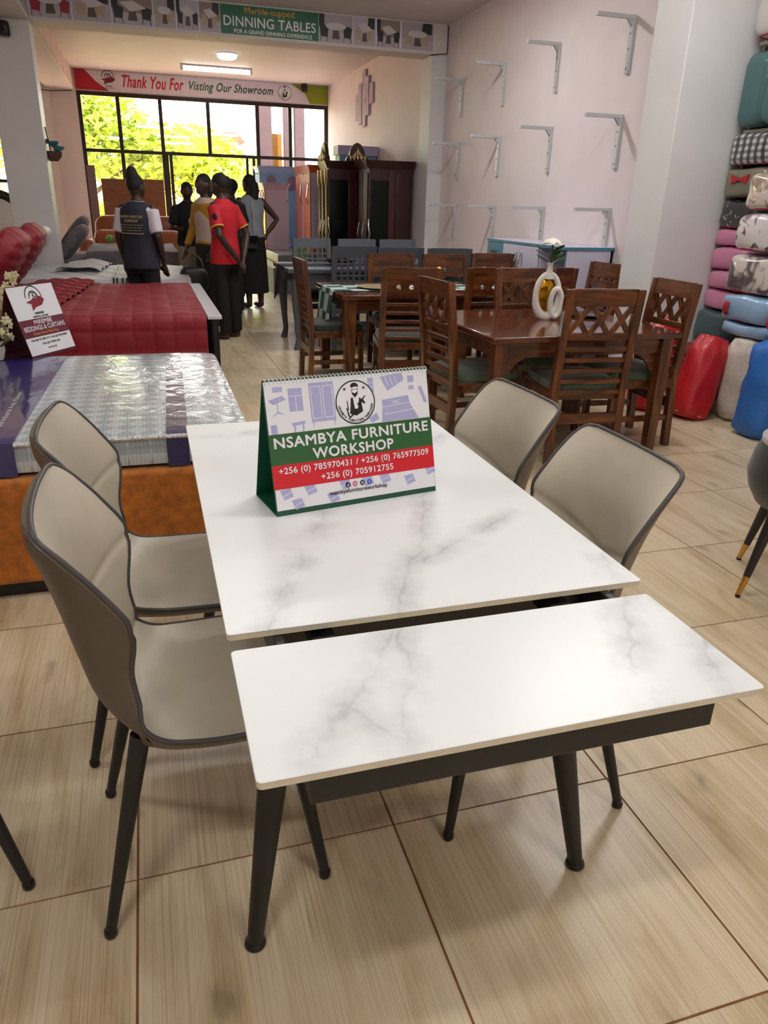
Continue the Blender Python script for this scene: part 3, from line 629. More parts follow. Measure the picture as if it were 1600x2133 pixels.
def art1(t, o, ux, uy, W, H, un):
    X = lambda u: (u - .5) * W
    Yv = lambda v: H * (.975 - .94 * v)
    lines = MB()
    def q(u0, u1, v0, v1): obj('furniture_print', rect(MB(), o, ux, uy, X(u0), X(u1), Yv(v1), Yv(v0)), LILAC, t)
    def pl(pts): obj('furniture_print', MB().poly([(X(a), Yv(b)) for a, b in pts], o, ux, uy), LILAC, t)
    o2 = o + un * .0002
    def ln(u0, v0, u1, v1, w=.0016):
        a, b = V(X(u0), Yv(v0)), V(X(u1), Yv(v1)); d = (b - a).normalized(); n = V(-d.y, d.x) * w / 2
        lines.poly([tuple(a + n), tuple(b + n), tuple(b - n), tuple(a - n)], o2, ux, uy)
    q(.255, .40, .02, .33); pl([(.26, .33), (.27, .33), (.265, .38)]); pl([(.385, .33), (.395, .33), (.39, .38)])       # wardrobe
    for a, b in ((.265, .32), (.335, .39)): ln(a, .05, a, .30); ln(b, .05, b, .30); ln(a, .30, b, .30); ln(a, .05, b, .05)
    q(.135, .215, .05, .23); ln(.135, .11, .215, .11); ln(.175, .11, .175, .23)                                   # side cabinet
    pl([(.02, .13), (.10, .10), (.12, .13), (.045, .165)]); q(.066, .072, .15, .23); pl([(.03, .26), (.07, .22), (.11, .25), (.07, .235)]); q(.05, .105, .03, .07)
    pl([(.135, .32), (.22, .31), (.215, .335), (.145, .345)]); pl([(.15, .34), (.16, .34), (.158, .44), (.15, .44)]); pl([(.20, .34), (.21, .34), (.205, .43), (.197, .43)])
    q(.02, .055, .32, .40); q(.25, .33, .395, .43)
    pl([(.69, .02), (.83, .0), (.84, .06), (.73, .14)]); 
    for k in range(3): ln(.72 + .03 * k, .02, .74 + .03 * k, .10)
    q(.865, .905, .03, .085); pl([(.87, .11), (.90, .11), (.905, .145), (.865, .145)])                                    # lamp
    pl([(.69, .21), (.86, .19), (.87, .26), (.69, .28)]); pl([(.69, .28), (.87, .26), (.92, .39), (.68, .39)]); ln(.69, .27, .87, .25); ln(.70, .33, .90, .31); ln(.75, .22, .80, .25); ln(.80, .22, .76, .25)   # bed
    pl([(.93, .13), (.95, .12), (.985, .26), (.965, .27)]); pl([(.60, .35), (.65, .31), (.665, .36), (.62, .39)]); q(.61, .645, .02, .14); ln(.61, .06, .645, .06); ln(.61, .10, .645, .10)
    for u, v in ((.03, .87), (.17, .86), (.38, .86), (.63, .86), (.79, .90), (.93, .84), (.09, .96), (.30, .955), (.52, .86)):
        pl([(u, v - .03), (u + .06, v - .04), (u + .075, v + .03), (u + .02, v + .05)]); ln(u + .015, v + .02, u + .065, v - .01)
    obj('furniture_print_line', lines, WHITE, t)
    mb = MB(); rect(mb, o2, ux, uy, X(0), X(1), Yv(.64), Yv(.395)); obj('green_band', mb, GREEN, t)
    mb = MB(); rect(mb, o2, ux, uy, X(0), X(1), Yv(.83), Yv(.64)); obj('red_band', mb, RED, t)
    o3 = o + un * .0005; mb = MB()
    text_on(mb, 'NSAMBYA FURNITURE', o3, ux, uy, 0, Yv(.465), wd=W * .95, ht=H * .083, bold=.028)
    text_on(mb, 'WORKSHOP', o3, ux, uy, -.01 * W, Yv(.578), wd=W * .50, ht=H * .083, bold=.028)
    text_on(mb, '+256 (0) 785970431 / +256 (0) 765977509', o3, ux, uy, 0, Yv(.695), wd=W * .93, ht=H * .064, bold=.02)
    text_on(mb, '+256 (0) 705912755', o3, ux, uy, 0, Yv(.78), wd=W * .45, ht=H * .064, bold=.02)
    obj('lettering', mb, WHITE, t)
    mb = MB(); text_on(mb, 'nsambyafurnitureworkshop', o3, ux, uy, -.005 * W, Yv(.925), wd=W * .36, ht=H * .042, bold=.01); obj('lettering', mb, INK, t)
    for k, (c, g) in enumerate((((20, 20, 22), 'd'), ((206, 60, 120), 'o'), ((20, 20, 22), 'X'), ((36, 90, 190), 'f'))):
        mb = MB(); cx = W * (-.07 + .045 * k); disc(mb, o3, ux, uy, cx, Yv(.872), H * .021, n=18); obj('icon', mb, mat('icon_%d' % k, c, .4), t)
        mb = MB(); text_on(mb, g, o3 + un * .0002, ux, uy, cx, Yv(.872), ht=H * .024, bold=.03); obj('icon_mark', mb, WHITE, t)
    man_logo(o3, ux, uy, .025 * W, Yv(.205), H * .168, t)
calendar('white desk calendar sign with green and red bands standing on the marble table', (.4355, 1.578, .75), math.radians(10.5), .418, .293, .15, mat('green_card', (22, 82, 58), .4), art1)
def art2(t, o, ux, uy, W, H, un):
    X = lambda u: (u - .5) * W
    Yv = lambda v: H * (.975 - .94 * v)
    mb = MB(); rect(mb, o, ux, uy, X(0), X(1), Yv(.74), Yv(.475)); obj('maroon_band', mb, mat('print_maroon', (112, 34, 54), .4), t)
    o3 = o + un * .0004
    bed_logo(o3, ux, uy, X(.5), Yv(.22), W * .34, t)
    mb = MB(); text_on(mb, 'MIREMBE', o3, ux, uy, 0, Yv(.525), wd=W * .40, ht=H * .062, bold=.03); text_on(mb, 'BEDDINGS & CURTAINS', o3, ux, uy, 0, Yv(.61), wd=W * .90, ht=H * .07, bold=.025); obj('lettering', mb, WHITE, t)
    mb = MB(); text_on(mb, 'Dream Home Made Easy...', o3, ux, uy, .0, Yv(.695), wd=W * .58, ht=H * .05, shear=.2); obj('lettering', mb, mat('print_gold', (232, 168, 60)), t)
    mb = MB(); text_on(mb, '+256 (0) 742 887 777 +256 (0) 784219829', o3, ux, uy, 0, Yv(.785), wd=W * .82, ht=H * .038, bold=.01); text_on(mb, '+256 (0) 704895138', o3, ux, uy, 0, Yv(.855), wd=W * .40, ht=H * .038, bold=.01); obj('lettering', mb, INK, t)
    for k in range(4):
        mb = MB(); disc(mb, o3, ux, uy, W * (-.08 + .05 * k), Yv(.925), H * .015, n=12); obj('icon', mb, mat('print_maroon', (112, 34, 54)), t)
calendar('grey and maroon bedding desk sign standing on the plastic-wrapped mattress', (-.53, 4.45, .60), math.radians(58), .36, .36, .22, mat('grey_maroon_card', (84, 20, 38), .4), art2, rings=False)
# ------------------------------------------------------------------ wooden dining sets
WZ = ramp_mat('mahogany_upright', .28, [(.28, (38, 18, 8)), (.45, (80, 42, 18)), (.58, (112, 62, 28)), (.78, (140, 84, 42))], 5, (5, 5, .6), detail=6, distort=.8, coat=.25)
WX = ramp_mat('mahogany_cross', .28, [(.28, (38, 18, 8)), (.45, (80, 42, 18)), (.58, (112, 62, 28)), (.78, (140, 84, 42))], 5, (.6, 5, 5), detail=6, distort=.8, coat=.25)
WT = ramp_mat('mahogany_top', .16, [(.25, (46, 20, 10)), (.45, (80, 38, 20)), (.6, (102, 52, 28)), (.8, (122, 68, 40))], 3, (.7, 5, 5), detail=6, distort=.6, coat=.5)
MOSS = mat('moss_velvet', (74, 92, 74), .75, sheen=.5, noise=(18, .15))
DKGR = mat('dark_green_velvet', (34, 48, 40), .8, sheen=.4, noise=(18, .15))
def wood_chair(kind, label, group, Hh=1.01, Wd=.46, mats=(WZ, WX), cushion=MOSS):
    """faces +y; back posts at y=-.2"""
    t = thing('wooden_dining_chair' if kind != 'grid' else 'painted_dining_chair', label, 'chair', group=group); mz, mx = mats; h = Wd / 2
    yb = lambda z: -.2 - .06 * max(0, (z - .42) / (Hh - .42)) ** 1.3 - .02 * max(0, (.42 - z) / .42)
    for s in (-1, 1):
        x = s * (h - .022); mb = MB()
        zs = [0, .2, .42, .6, .8, Hh]
        for a, b in zip(zs, zs[1:]):
            vs = [V(x + dx, yb(z) + dy, z) for z in (a, b) for dy in (-.02, .02) for dx in (-.022, .022)]
            mb.add(vs, [(0, 2, 3, 1), (4, 5, 7, 6), (0, 1, 5, 4), (2, 6, 7, 3), (0, 4, 6, 2), (1, 3, 7, 5)])
        obj('back_post', mb, mz, t)
        obj('front_leg', MB().box(s * (h - .022) - .02, s * (h - .022) + .02, .19, .23, 0, .42), mz, t, bevel=.003)
        obj('stretcher', MB().box(s * (h - .022) - .012, s * (h - .022) + .012, -.2, .2, .17, .205), mx, t)
    obj('seat_frame', MB().box(-h, h, -.19, .235, .385, .44), mx, t, bevel=.004)
    obj('seat', MB().ell((0, .03, .455), (h - .005, .225, .05), 20, 8, e1=.5, e2=.35), cushion, t)
    obj('stretcher', MB().box(-h + .04, h - .04, -.225, -.2, .25, .31), mx, t)
    def rail(z0, z1, nm='slat', th=.012):
        zc = (z0 + z1) / 2; obj(nm, MB().box(-h + .04, h - .04, yb(zc) - th, yb(zc) + th, z0, z1), mx, t, bevel=.003)
    def tilt(mb, z0, z1, name, m):
        sl = (yb(z1) - yb(z0)) / (z1 - z0); mb.v = [(a, b + yb(z0) + sl * (c - z0), c) for a, b, c in mb.v]; obj(name, mb, m, t)
    a, b = -h + .04, h - .04
    if kind == 'lattice':
        tilt(MB().box(a, b, -.014, .014, Hh - .09, Hh + .004), Hh - .09, Hh, 'crest_rail', mx); rail(Hh - .275, Hh - .235, 'lower_rail')
        z0, z1 = Hh - .235, Hh - .09; W3 = (b - a) / 3
        for k in range(3):
            for s in (0, 1):
                x0, x1 = a + W3 * k + W3 * .03, a + W3 * (k + 1) - W3 * .03
                if s: x0, x1 = x1, x0
                mb = MB().bar((x0, yb(z0) + .004 * s, z0 - .01), (x1, yb(z1) + .004 * s, z1 + .01), .026, .02, (0, 1, 0)); obj('cross_bar', mb, mz, t)
        for k in range(5): z = Hh - .315 - .062 * k; rail(z - .026, z)
    elif kind in ('round', 'oval'):
        n, rx, rz = (3, .018, .018) if kind == 'round' else (4, .024, .018)
        mb = MB().holes(a, b, Hh - .20, Hh + .004, -.013, .013, [((k - (n - 1) / 2) * .095, Hh - .135, rx, rz) for k in range(n)]); tilt(mb, Hh - .20, Hh, 'crest_panel', mx)
        for k in range(5): z = Hh - .25 - .062 * k; rail(z - .024, z)
    elif kind == 'grid':
        tilt(MB().box(a, b, -.012, .012, Hh - .10, Hh + .003), Hh - .10, Hh, 'crest_rail', mx)
        for k in range(6): z = Hh - .155 - .055 * k; rail(z - .018, z + .004, 'crossbar', .007)
        for k in range(7): x = a + (b - a) * (k + .0) / 6; tilt(MB().box(x - .011, x + .011, -.009, .009, .46, Hh - .09), .46, Hh - .09, 'spindle', mz)
    elif kind == 'slot':
        tilt(MB().box(a, b, -.012, .012, Hh - .20, Hh + .004), Hh - .2, Hh, 'crest_rail', mx)
        for k in range(6): z = Hh - .25 - .055 * k; rail(z - .02, z)
        for k in range(3): x = a + (b - a) * (k + 1) / 4; tilt(MB().box(x - .014, x + .014, -.011, .011, .5, Hh - .2), .5, Hh - .2, 'spindle', mz)
    return t
def put(root, x, y, rz, label=None): return dup(root, (x, y, 0), math.radians(rz), label)
G1 = 'crossed-lattice wooden chairs of the front table'
A = wood_chair('lattice', 'brown lattice-back chair with its back to us, in front of the vase table', G1, cushion=MOSS); A.location = (2.40, 3.90, 0); A.rotation_euler = (0, 0, math.radians(-6))
put(A, 1.86, 4.25, -86, 'brown lattice-back chair at the end of the vase table nearest the desk sign')
put(A, 2.92, 4.12, 88, 'brown lattice-back chair at the end of the vase table nearest the red bags')
put(A, 2.56, 4.72, 178, 'brown lattice-back chair behind the white and gold vase, facing us')
def wood_table(name, label, x0, x1, y0, y1, z, rz, leg=.08, bracket=True, top=WT, mz=WZ, mx=WX):
    cx, cy = (x0 + x1) / 2, (y0 + y1) / 2; hx, hy = (x1 - x0) / 2, (y1 - y0) / 2
    t = thing(name, label, 'table', (cx, cy, 0), math.radians(rz))
    obj('table_top', MB().box(-hx, hx, -hy, hy, z - .035, z), top, t, bevel=.008)
    ix, iy = hx - .07, hy - .07
    for s in (-1, 1):
        obj('apron', MB().box(-ix, ix, s * iy - .012, s * iy + .012, z - .125, z - .035), mx, t); obj('apron', MB().box(s * ix - .012, s * ix + .012, -iy, iy, z - .125, z - .035), mx, t)
    for sx in (-1, 1):
        for sy in (-1, 1):
            a, b = sx * (hx - .07), sy * (hy - .07); q = leg / 2; r = q * .72
            vs = [V(a + dx * k, b + dy * k, zz) for zz, k in ((0, r), (z - .035, q)) for dx, dy in ((-1, -1), (1, -1), (-1, 1), (1, 1))]
            lg = obj('leg', MB().add(vs, [(0, 2, 3, 1), (4, 5, 7, 6), (0, 1, 5, 4), (2, 6, 7, 3), (0, 4, 6, 2), (1, 3, 7, 5)]), mz, t, bevel=.004)
            if bracket:
                obj('bracket', MB().prism([(0, 0), (.16, 0), (.10, -.025), (.05, -.07), (.02, -.12), (0, -.12)], (a - sx * q, b - .012 * sy, z - .125), (-sx, 0, 0), (0, 0, 1), (0, 1, 0), .022), mx, lg)
    return t
wood_table('wooden_dining_table', 'polished brown dining table carrying the white and gold vase', 1.76, 3.0, 3.74, 4.86, .75, 1)
# vase with a rose
PORC = mat('white_porcelain', (240, 238, 232), .12, coat=.5)
t = thing('ring_vase', 'white arched vase with gold inside, holding one white rose, on the wooden table', 'vase', (2.425, 4.36, .75), math.radians(-8))
def ovalring(cx, a, b, zc, r0, n=40): return [(cx + a * math.cos(2 * PI * k / n), 0, zc + b * math.sin(2 * PI * k / n)) for k in range(n)]
pts = ovalring(-.01, .076, .130, .148, 0); obj('body', MB().tube(pts, [.019 + .012 * max(0, -math.sin(2 * PI * k / 40)) for k in range(40)], 14, closed=True), PORC, t)
pts = [(x, -.018, z) for x, _, z in ovalring(.045, .036, .085, .105, 0)]; obj('side_arch', MB().tube(pts, .019, 14, closed=True), PORC, t)
obj('neck', MB().lathe([(.036, .25), (.022, .285), (.017, .32), (.021, .345), (.016, .346)], 20, (-.01, 0, 0)), PORC, t)
obj('gold_lining', MB().ell((-.014, .010, .145), (.066, .016, .116), 20, 12), mat('gold_glaze', (206, 158, 40), .14, 1), t)
t = thing('white_rose', 'single white rose with green leaves standing in the vase', 'flower', (2.415, 4.36, 1.07)); t.scale = (1.5, 1.5, 1.35)
obj('stem', MB().tube([(0, 0, 0), (.004, 0, .05), (0, 0, .1)], .004, 6), mat('stem_green', (60, 92, 40), .6), t)
PET = mat('rose_petal', (240, 236, 220), .6)
for k in range(11):
    a = k * 2.4; r = .010 + .0022 * k
    M = Matrix.Rotation(a, 3, 'Z') @ Matrix.Rotation(.5 + .03 * k, 3, 'Y'); obj('petal', MB().ell((r * math.cos(a), r * math.sin(a), .118 - .001 * k), (.020, .016, .006), 8, 5, M), PET, t)
LEAF = mat('rose_leaf', (52, 86, 38), .5, noise=(20, .2))
for k in range(9):
    a = k * 2.2; z = .03 + .007 * k; M = Matrix.Rotation(a, 3, 'Z') @ Matrix.Rotation(-.5, 3, 'Y'); obj('leaf', MB().ell((.038 * math.cos(a), .038 * math.sin(a), z), (.034, .018, .003), 8, 5, M), LEAF, t)
tag(obj('serving_plate', MB().lathe([(.06, .0), (.10, .004), (.125, .016), (.12, .018), (.09, .008)], 28, (2.78, 4.45, .75)), BLACKG), 'dark glossy plate on the wooden table behind the lattice-back chair', 'plate')
# middle set
G2 = 'round-hole wooden chairs of the middle table'
E_ = wood_chair('round', 'brown chair with three round holes, its back to us, nearest the checked cloth', G2, Hh=.985, Wd=.45, cushion=DKGR); E_.location = (1.88, 5.58, 0); E_.rotation_euler = (0, 0, math.radians(-10))
put(E_, 2.50, 5.60, 1, 'brown three-hole chair just behind the left of the lattice chair facing us')
put(E_, 2.98, 5.61, 0, 'brown three-hole chair just behind the vase rose, its back to us')
put(E_, 2.17, 6.66, 180, 'brown three-hole chair facing us across the checked cloth, next to the grey chairs')
put(E_, 2.70, 6.64, 181, 'brown three-hole chair facing us behind the yellow ornament')
put(E_, 3.26, 6.80, 178, 'brown three-hole chair facing us, the one nearest the blue and white cabinet')
wd = wood_chair('slot', 'brown slatted chair seen edge-on at the aisle end of the checked-cloth table', None, Hh=.985, Wd=.43, cushion=DKGR); wd.location = (1.43, 6.20, 0); wd.rotation_euler = (0, 0, math.radians(-90))
wd = wood_chair('oval', 'brown chair with four oval holes standing by the white pillar', None, Hh=.985, Wd=.44, cushion=DKGR); wd.location = (3.55, 5.86, 0); wd.rotation_euler = (0, 0, math.radians(94))
wood_table('wooden_dining_table', 'long brown dining table under the green checked cloth', 1.42, 3.42, 5.74, 6.76, .75, 0, leg=.10, bracket=False)
def checked():
    m = bpy.data.materials.new('green_check'); m.use_nodes = True; nt = m.node_tree; N = nt.nodes; K = nt.links; b = N['Principled BSDF']; b.inputs['Roughness'].default_value = .85
    tc = N.new('ShaderNodeTexCoord'); ck = N.new('ShaderNodeTexChecker'); ck.inputs['Scale'].default_value = 7
    ck.inputs[1].default_value = (*lin((30, 82, 76)), 1); ck.inputs[2].default_value = (*lin((186, 196, 190)), 1); K.new(tc.outputs['Object'], ck.inputs[0]); K.new(ck.outputs[0], b.inputs['Base Color']); return m
def runner(x0, y0, y1, z, drop, x1):
    def f(u, v):
        s = u * (x1 - x0 + drop); wv = .012 * math.sin(v * 9 + u * 3)
        if s < drop: d = drop - s; return V(x0 - .012 - .03 * (d / drop) - abs(wv) * d / drop, y0 + (y1 - y0) * (v + .04 * math.sin(5 * d)), z + .004 - d * (.75 + .35 * v))
        return V(x0 - .012 + (s - drop), y0 + (y1 - y0) * v, z + .004)
    return MB().grid(f, 50, 14)
tag(obj('table_runner', runner(1.42, 6.02, 6.50, .75, .30, 3.3), checked()), 'green and white checked runner hanging off the middle wooden table', 'tablecloth')
t = thing('charger_plate', 'round pale gold charger plate on the checked runner', 'plate', (1.86, 6.22, .756)); obj('dish', MB().lathe([(.12, 0), (.17, .004), (.20, .012), (.195, .014), (.15, .008)], 30), mat('pale_gold', (206, 190, 158), .3, .6), t)
t = thing('toy_chick_ornament', 'small yellow egg-shaped ornament on a green foot on the middle table', 'ornament', (2.32, 6.05, .756)); obj('egg', MB().ell((0, 0, .14), (.028, .028, .045), 14, 10), mat('yellow_glaze', (236, 206, 20), .3), t); obj('cup', MB().lathe([(.04, 0), (.03, .02), (.012, .05), (.03, .085), (.045, .10)], 18), mat('green_glaze', (130, 170, 110), .3), t)
# grey painted set
GZ = mat('slate_paint', (84, 90, 98), .38, noise=(6, .05))
G3 = 'grey painted dining chairs'
M1 = wood_chair('grid', 'grey painted chair with square lattice back, its back to us, nearest the aisle', G3, Hh=1.025, Wd=.45, mats=(GZ, GZ), cushion=mat('charcoal_seat', (40, 42, 48), .8)); M1.location = (1.90, 7.56, 0); M1.rotation_euler = (0, 0, math.radians(5))
put(M1, 2.36, 7.42, -2, 'grey painted chair with its back to us, in the middle of the near row')
put(M1, 2.84, 7.36, -3, 'grey painted chair with its back to us, the one nearest the right wall')
put(M1, 1.84, 8.58, 186, 'grey painted chair facing us at the far side of the grey table, nearest the aisle')
put(M1, 2.36, 8.55, 184, 'grey painted chair facing us, in the middle of the far row before the dark wardrobe')
put(M1, 2.86, 8.55, 184, 'grey painted chair facing us before the dark wardrobe beside the pilaster')
t = thing('painted_dining_table', 'grey painted dining table with curved legs and a navy runner', 'table', (2.28, 8.0, 0))
obj('table_top', MB().box(-.97, .97, -.46, .46, .755, .80), GZ, t, bevel=.01); obj('apron', MB().box(-.90, .90, -.40, .40, .66, .755), GZ, t)
for sx in (-1, 1):
    for sy in (-1, 1):
        q = [(0, .70, .048), (.012, .5, .042), (.0, .25, .030), (-.012, .1, .026), (.010, 0, .034)]
        mb = MB(); mb.rings([(sx * (.87 + k), sy * .40, z, r, r, .35) for k, z, r in reversed(q)], 16); obj('leg', mb, GZ, t)
tag(obj('table_runner', runner(1.31, 7.82, 8.16, .80, .34, 3.15), mat('navy_cloth', (34, 36, 52), .8, noise=(20, .1))), 'dark navy runner hanging off the end of the grey table', 'tablecloth')
tag(obj('serving_bowl', MB().lathe([(.05, 0), (.12, .02), (.17, .05), (.165, .055), (.1, .025)], 26, (1.95, 8.0, .806)), BLACKG), 'low black bowl on the grey table behind the lattice chair', 'bowl')
# ------------------------------------------------------------------ blue and white counter
LAV = mat('lavender_white', (206, 204, 224), .35); TEAL = mat('teal_blue', (70, 130, 156), .35)
t = thing('storage_counter', 'lavender-white cabinet with teal edges and drawer below the wall brackets', 'cabinet', (3.53, 6.1, 0))
obj('carcass', MB().box(.0, .46, 0, .02, 0, 1.08).box(0, .46, 1.64, 1.66, 0, 1.08).box(.44, .46, 0, 1.66, 0, 1.08).box(.0, .46, .48, .50, .08, 1.08).box(.0, .46, .02, 1.64, .04, .08), LAV, t)
obj('worktop', MB().box(-.015, .465, -.01, 1.67, 1.08, 1.10), LAV, t, bevel=.003); obj('edge_strip', MB().box(-.018, -.015, -.01, 1.67, 1.075, 1.10).box(-.018, .465, -.013, -.01, 1.075, 1.10).box(-.004, 0, -.0, .02, 0, 1.075), TEAL, t)
for y0, y1 in ((.51, .88), (.89, 1.26)):
    d = obj('door', MB().box(-.018, 0, y0, y1, .08, 1.07), LAV, t, bevel=.002); yy = y1 - .05 if y0 < .6 else y0 + .05
    obj('handle', MB().tube([(-.02, yy, .80), (-.045, yy + .01, .87), (-.05, yy - .012, .93), (-.02, yy, 1.0)], .009, 8), mat('chrome', (210, 212, 216), .15, 1), d)
d = obj('drawer', MB().box(-.018, 0, 1.27, 1.65, .84, 1.07), TEAL, t, bevel=.002); obj('handle', MB().box(-.04, -.018, 1.40, 1.52, .97, 1.0), mat('chrome', (210, 212, 216)), d)
obj('door', MB().box(-.018, 0, 1.27, 1.65, .08, .83), TEAL, t, bevel=.002)
# ------------------------------------------------------------------ wardrobes
MH = mat('dark_red_lacquer', (50, 10, 12), .32, coat=.15, noise=(6, .25), stretch=(4, 4, .5)); GLS = mat('dark_green_glass', (6, 18, 13), .16, spec=.25); GILT = mat('gilt_carving', (206, 186, 136), .25, .8, bump=(30, .3))
HD = mat('chrome', (210, 212, 216))
def crest(par, o, ux, Wd, Ht, un, nm='crest'):
    pts = [(-.5, 0), (-.5, .12), (-.42, .30), (-.36, .32), (-.30, .62), (-.16, .9), (0, 1), (.16, .9), (.30, .62), (.36, .32), (.42, .30), (.5, .12), (.5, 0)]
    c = obj(nm, MB().prism([(a * Wd, b * Ht) for a, b in pts], o, ux, (0, 0, 1), un, .05), MH, par, bevel=.006)
    mb = MB(); O2 = Vector(o) - Vector(un) * .02
    for k in range(5):
        a = -.32 + .16 * k; hgt = .3 + .5 * (1 - abs(a) / .4)
        mb.ell(O2 + Vector(ux) * a * Wd + V(0, 0, .18 * Ht), (.06 * Wd, .06 * Wd, .18 * Ht), 10, 6)
        mb.tube([O2 + Vector(ux) * a * Wd * .8 + V(0, 0, .2 * Ht), O2 + Vector(ux) * a * Wd * .55 + V(0, 0, (.2 + hgt * .35) * Ht), O2 + Vector(ux) * a * Wd * .3 + V(0, 0, (.25 + hgt * .6) * Ht)], [.045 * Wd, .035 * Wd, .015 * Wd], 8)
    obj('carving', mb, GILT, c)
def dark_wardrobe(label, x0, x1, y0, y1, H, crests, gilt=GILT):
    t = thing('display_wardrobe', label, 'wardrobe', (x0, y0, 0)); W, D = x1 - x0, y1 - y0
    obj('body', MB().box(.03, W, .03, D, 0, H - .08), MH, t, bevel=.01)
    obj('cornice', MB().rings([(W / 2, D / 2, z, W / 2 + e, D / 2 + e, .12) for z, e in ((H - .10, .0), (H - .07, .015), (H - .04, .03), (H, .045))], 40), MH, t)
    obj('plinth', MB().box(0, W, 0, D, 0, .10), MH, t, bevel=.008)
    # side towards the showroom: tall glass, stile, panel
    gl = obj('glass_door', MB().box(.05, W * .46, .012, .03, .18, H - .26), GLS, t, bevel=.01); obj('handle', MB().tube([(.02, .0, .82), (.012, -.03, .92), (.03, -.04, 1.0), (.012, -.03, 1.1), (.02, 0, 1.2)], .012, 8), HD, gl)
    obj('stile', MB().box(W * .47, W * .62, .008, .03, .1, H - .12), mat('stile_lacquer', (70, 26, 28), .25, coat=.2), t, bevel=.006); obj('side_panel', MB().box(W * .63, W - .03, .012, .03, .14, H - .14), MH, t, bevel=.008)
    # front towards the aisle: pilasters and doors
    for k in range(3 if gilt else 0):
        yy = .04 + (D - .08) * k / 2; obj('pilaster', MB().rings([(-.005, yy, z, r, r) for z, r in ((.1, .035), (.3, .035), (.34, .016), (.7, .014), (.82, .026), (.92, .018), (1.0, .03), (1.1, .014), (H - .35, .015), (H - .3, .034), (H - .12, .04))], 14), gilt, t)
    for k in range(2):
        a = .08 + (D - .12) * k / 2; d = obj('door', MB().box(.01, .03, a, a + (D - .2) / 2, .14, H - .16), MH, t, bevel=.008); obj('handle', MB().tube([(0, a + .1, .85), (-.03, a + .1, .95), (-.02, a + .1, 1.05), (0, a + .1, 1.15)], .01, 8), HD, d)
    for c in crests: crest(t, *c)
    return t
dark_wardrobe('dark red lacquered wardrobe with carved crests and gilt front, by the orange wardrobe', 2.72, 3.43, 12.0, 12.56, 1.99, [((.0, .28, 1.99), (0, 1, 0), .5, .26, (1, 0, 0)), ((.50, .12, 1.99), (1, 0, 0), .36, .27, (0, 1, 0))])
dark_wardrobe('dark red lacquered wardrobe with plain curved cornice against the pilaster', 3.07, 3.74, 10.97, 11.6, 1.97, [], None)
ORG = mat('orange_lacquer', (206, 92, 36), .3, coat=.3); LV2 = mat('lavender_panel', (202, 192, 214), .35)
def bright_wardrobe(label, x0, x1, y0, y1, z0, H, frame, panel, arch=False, top=None):
    t = thing('bright_wardrobe', label, 'wardrobe', (x0, y0, z0)); W, D = x1 - x0, y1 - y0
    obj('body', MB().box(.02, W, .0, D, 0, H - .08), panel, t, bevel=.006); obj('cornice', MB().rings([(W / 2, D / 2, z, W / 2 + e, D / 2 + e, .1) for z, e in ((H - .12, .0), (H - .06, .02), (H, .05))], 40), top or frame, t); obj('plinth', MB().box(-.01, W, -.01, D, 0, .1), frame, t)
    for k in range(3): yy = .03 + (D - .06) * k / 2; obj('stile', MB().box(0, .02, yy - .035, yy + .035, .1, H - .1), frame if k % 2 == 0 else panel, t, bevel=.004)
    for k in range(2):
        a = .08 + (D - .08) * k / 2; d = obj('door', MB().box(.004, .02, a, a + (D - .2) / 2, .12, H - .14), panel if arch else frame, t); obj('handle', MB().tube([(0, a + .05, .8), (-.03, a + .07, .9), (-.02, a + .03, 1.0), (0, a + .05, 1.15)], .012, 8), HD, d)
    if arch:
        for k in range(2):
            xx = W * (.28 + .5 * k); pts = [(-.09, 0), (.09, 0)] + [(.09 * math.cos(q * PI / 8), .17 + .09 * math.sin(q * PI / 8)) for q in range(9)]
            obj('arched_panel', MB().prism([(xx + a, b) for a, b in pts], (0, -.012, H - .42), (1, 0, 0), (0, 0, 1), (0, 1, 0), .012), mat('arch_mauve', (120, 92, 120), .4), t)
        obj('stile', MB().box(W * .53 - .008, W * .53 + .008, -.01, 0, .1, H - .1), frame, t)
    obj('keyhole', MB().cyl((W - .03, -.006, 1.0), (W - .03, 0, 1.0), .012, n=10), INK, t)
    return t
bright_wardrobe('orange and lavender wardrobe between the dark red one and the blue one', 2.72, 3.22, 13.34, 14.6, .56, 1.42, ORG, LV2)
bright_wardrobe('orange and lavender wardrobe farthest back, half hidden beside the woman on the platform', 2.16, 2.60, 14.75, 15.5, .412, 1.30, ORG, LV2, top=LV2)
BLU = mat('sky_blue_panel', (116, 154, 190), .35)
bright_wardrobe('pale blue wardrobe with small arched panels in front of the window', 2.22, 3.05, 15.75, 16.3, .56, 1.47, mat('blue_trim', (150, 170, 206), .35), BLU, arch=True)
t = thing('cupboard', 'pale blue cupboard with lilac top edge showing behind the dark red wardrobe', 'cupboard', (3.15, 13.0, .412)); obj('body', MB().box(0, .62, 0, .28, 0, 1.72), BLU, t); obj('top_edge', MB().box(-.03, .64, -.03, .3, 1.72, 1.86), mat('lilac_trim', (178, 172, 206), .4), t); obj('door', MB().box(-.012, 0, .02, .26, .1, 1.6), BLU, t)
t = thing('potted_plant', 'small green potted plant on the platform before the orange wardrobe', 'plant', (2.50, 13.0, .412)); obj('pot', MB().lathe([(.04, 0), (.06, .1), (.055, .1)], 14), WHITE, t)
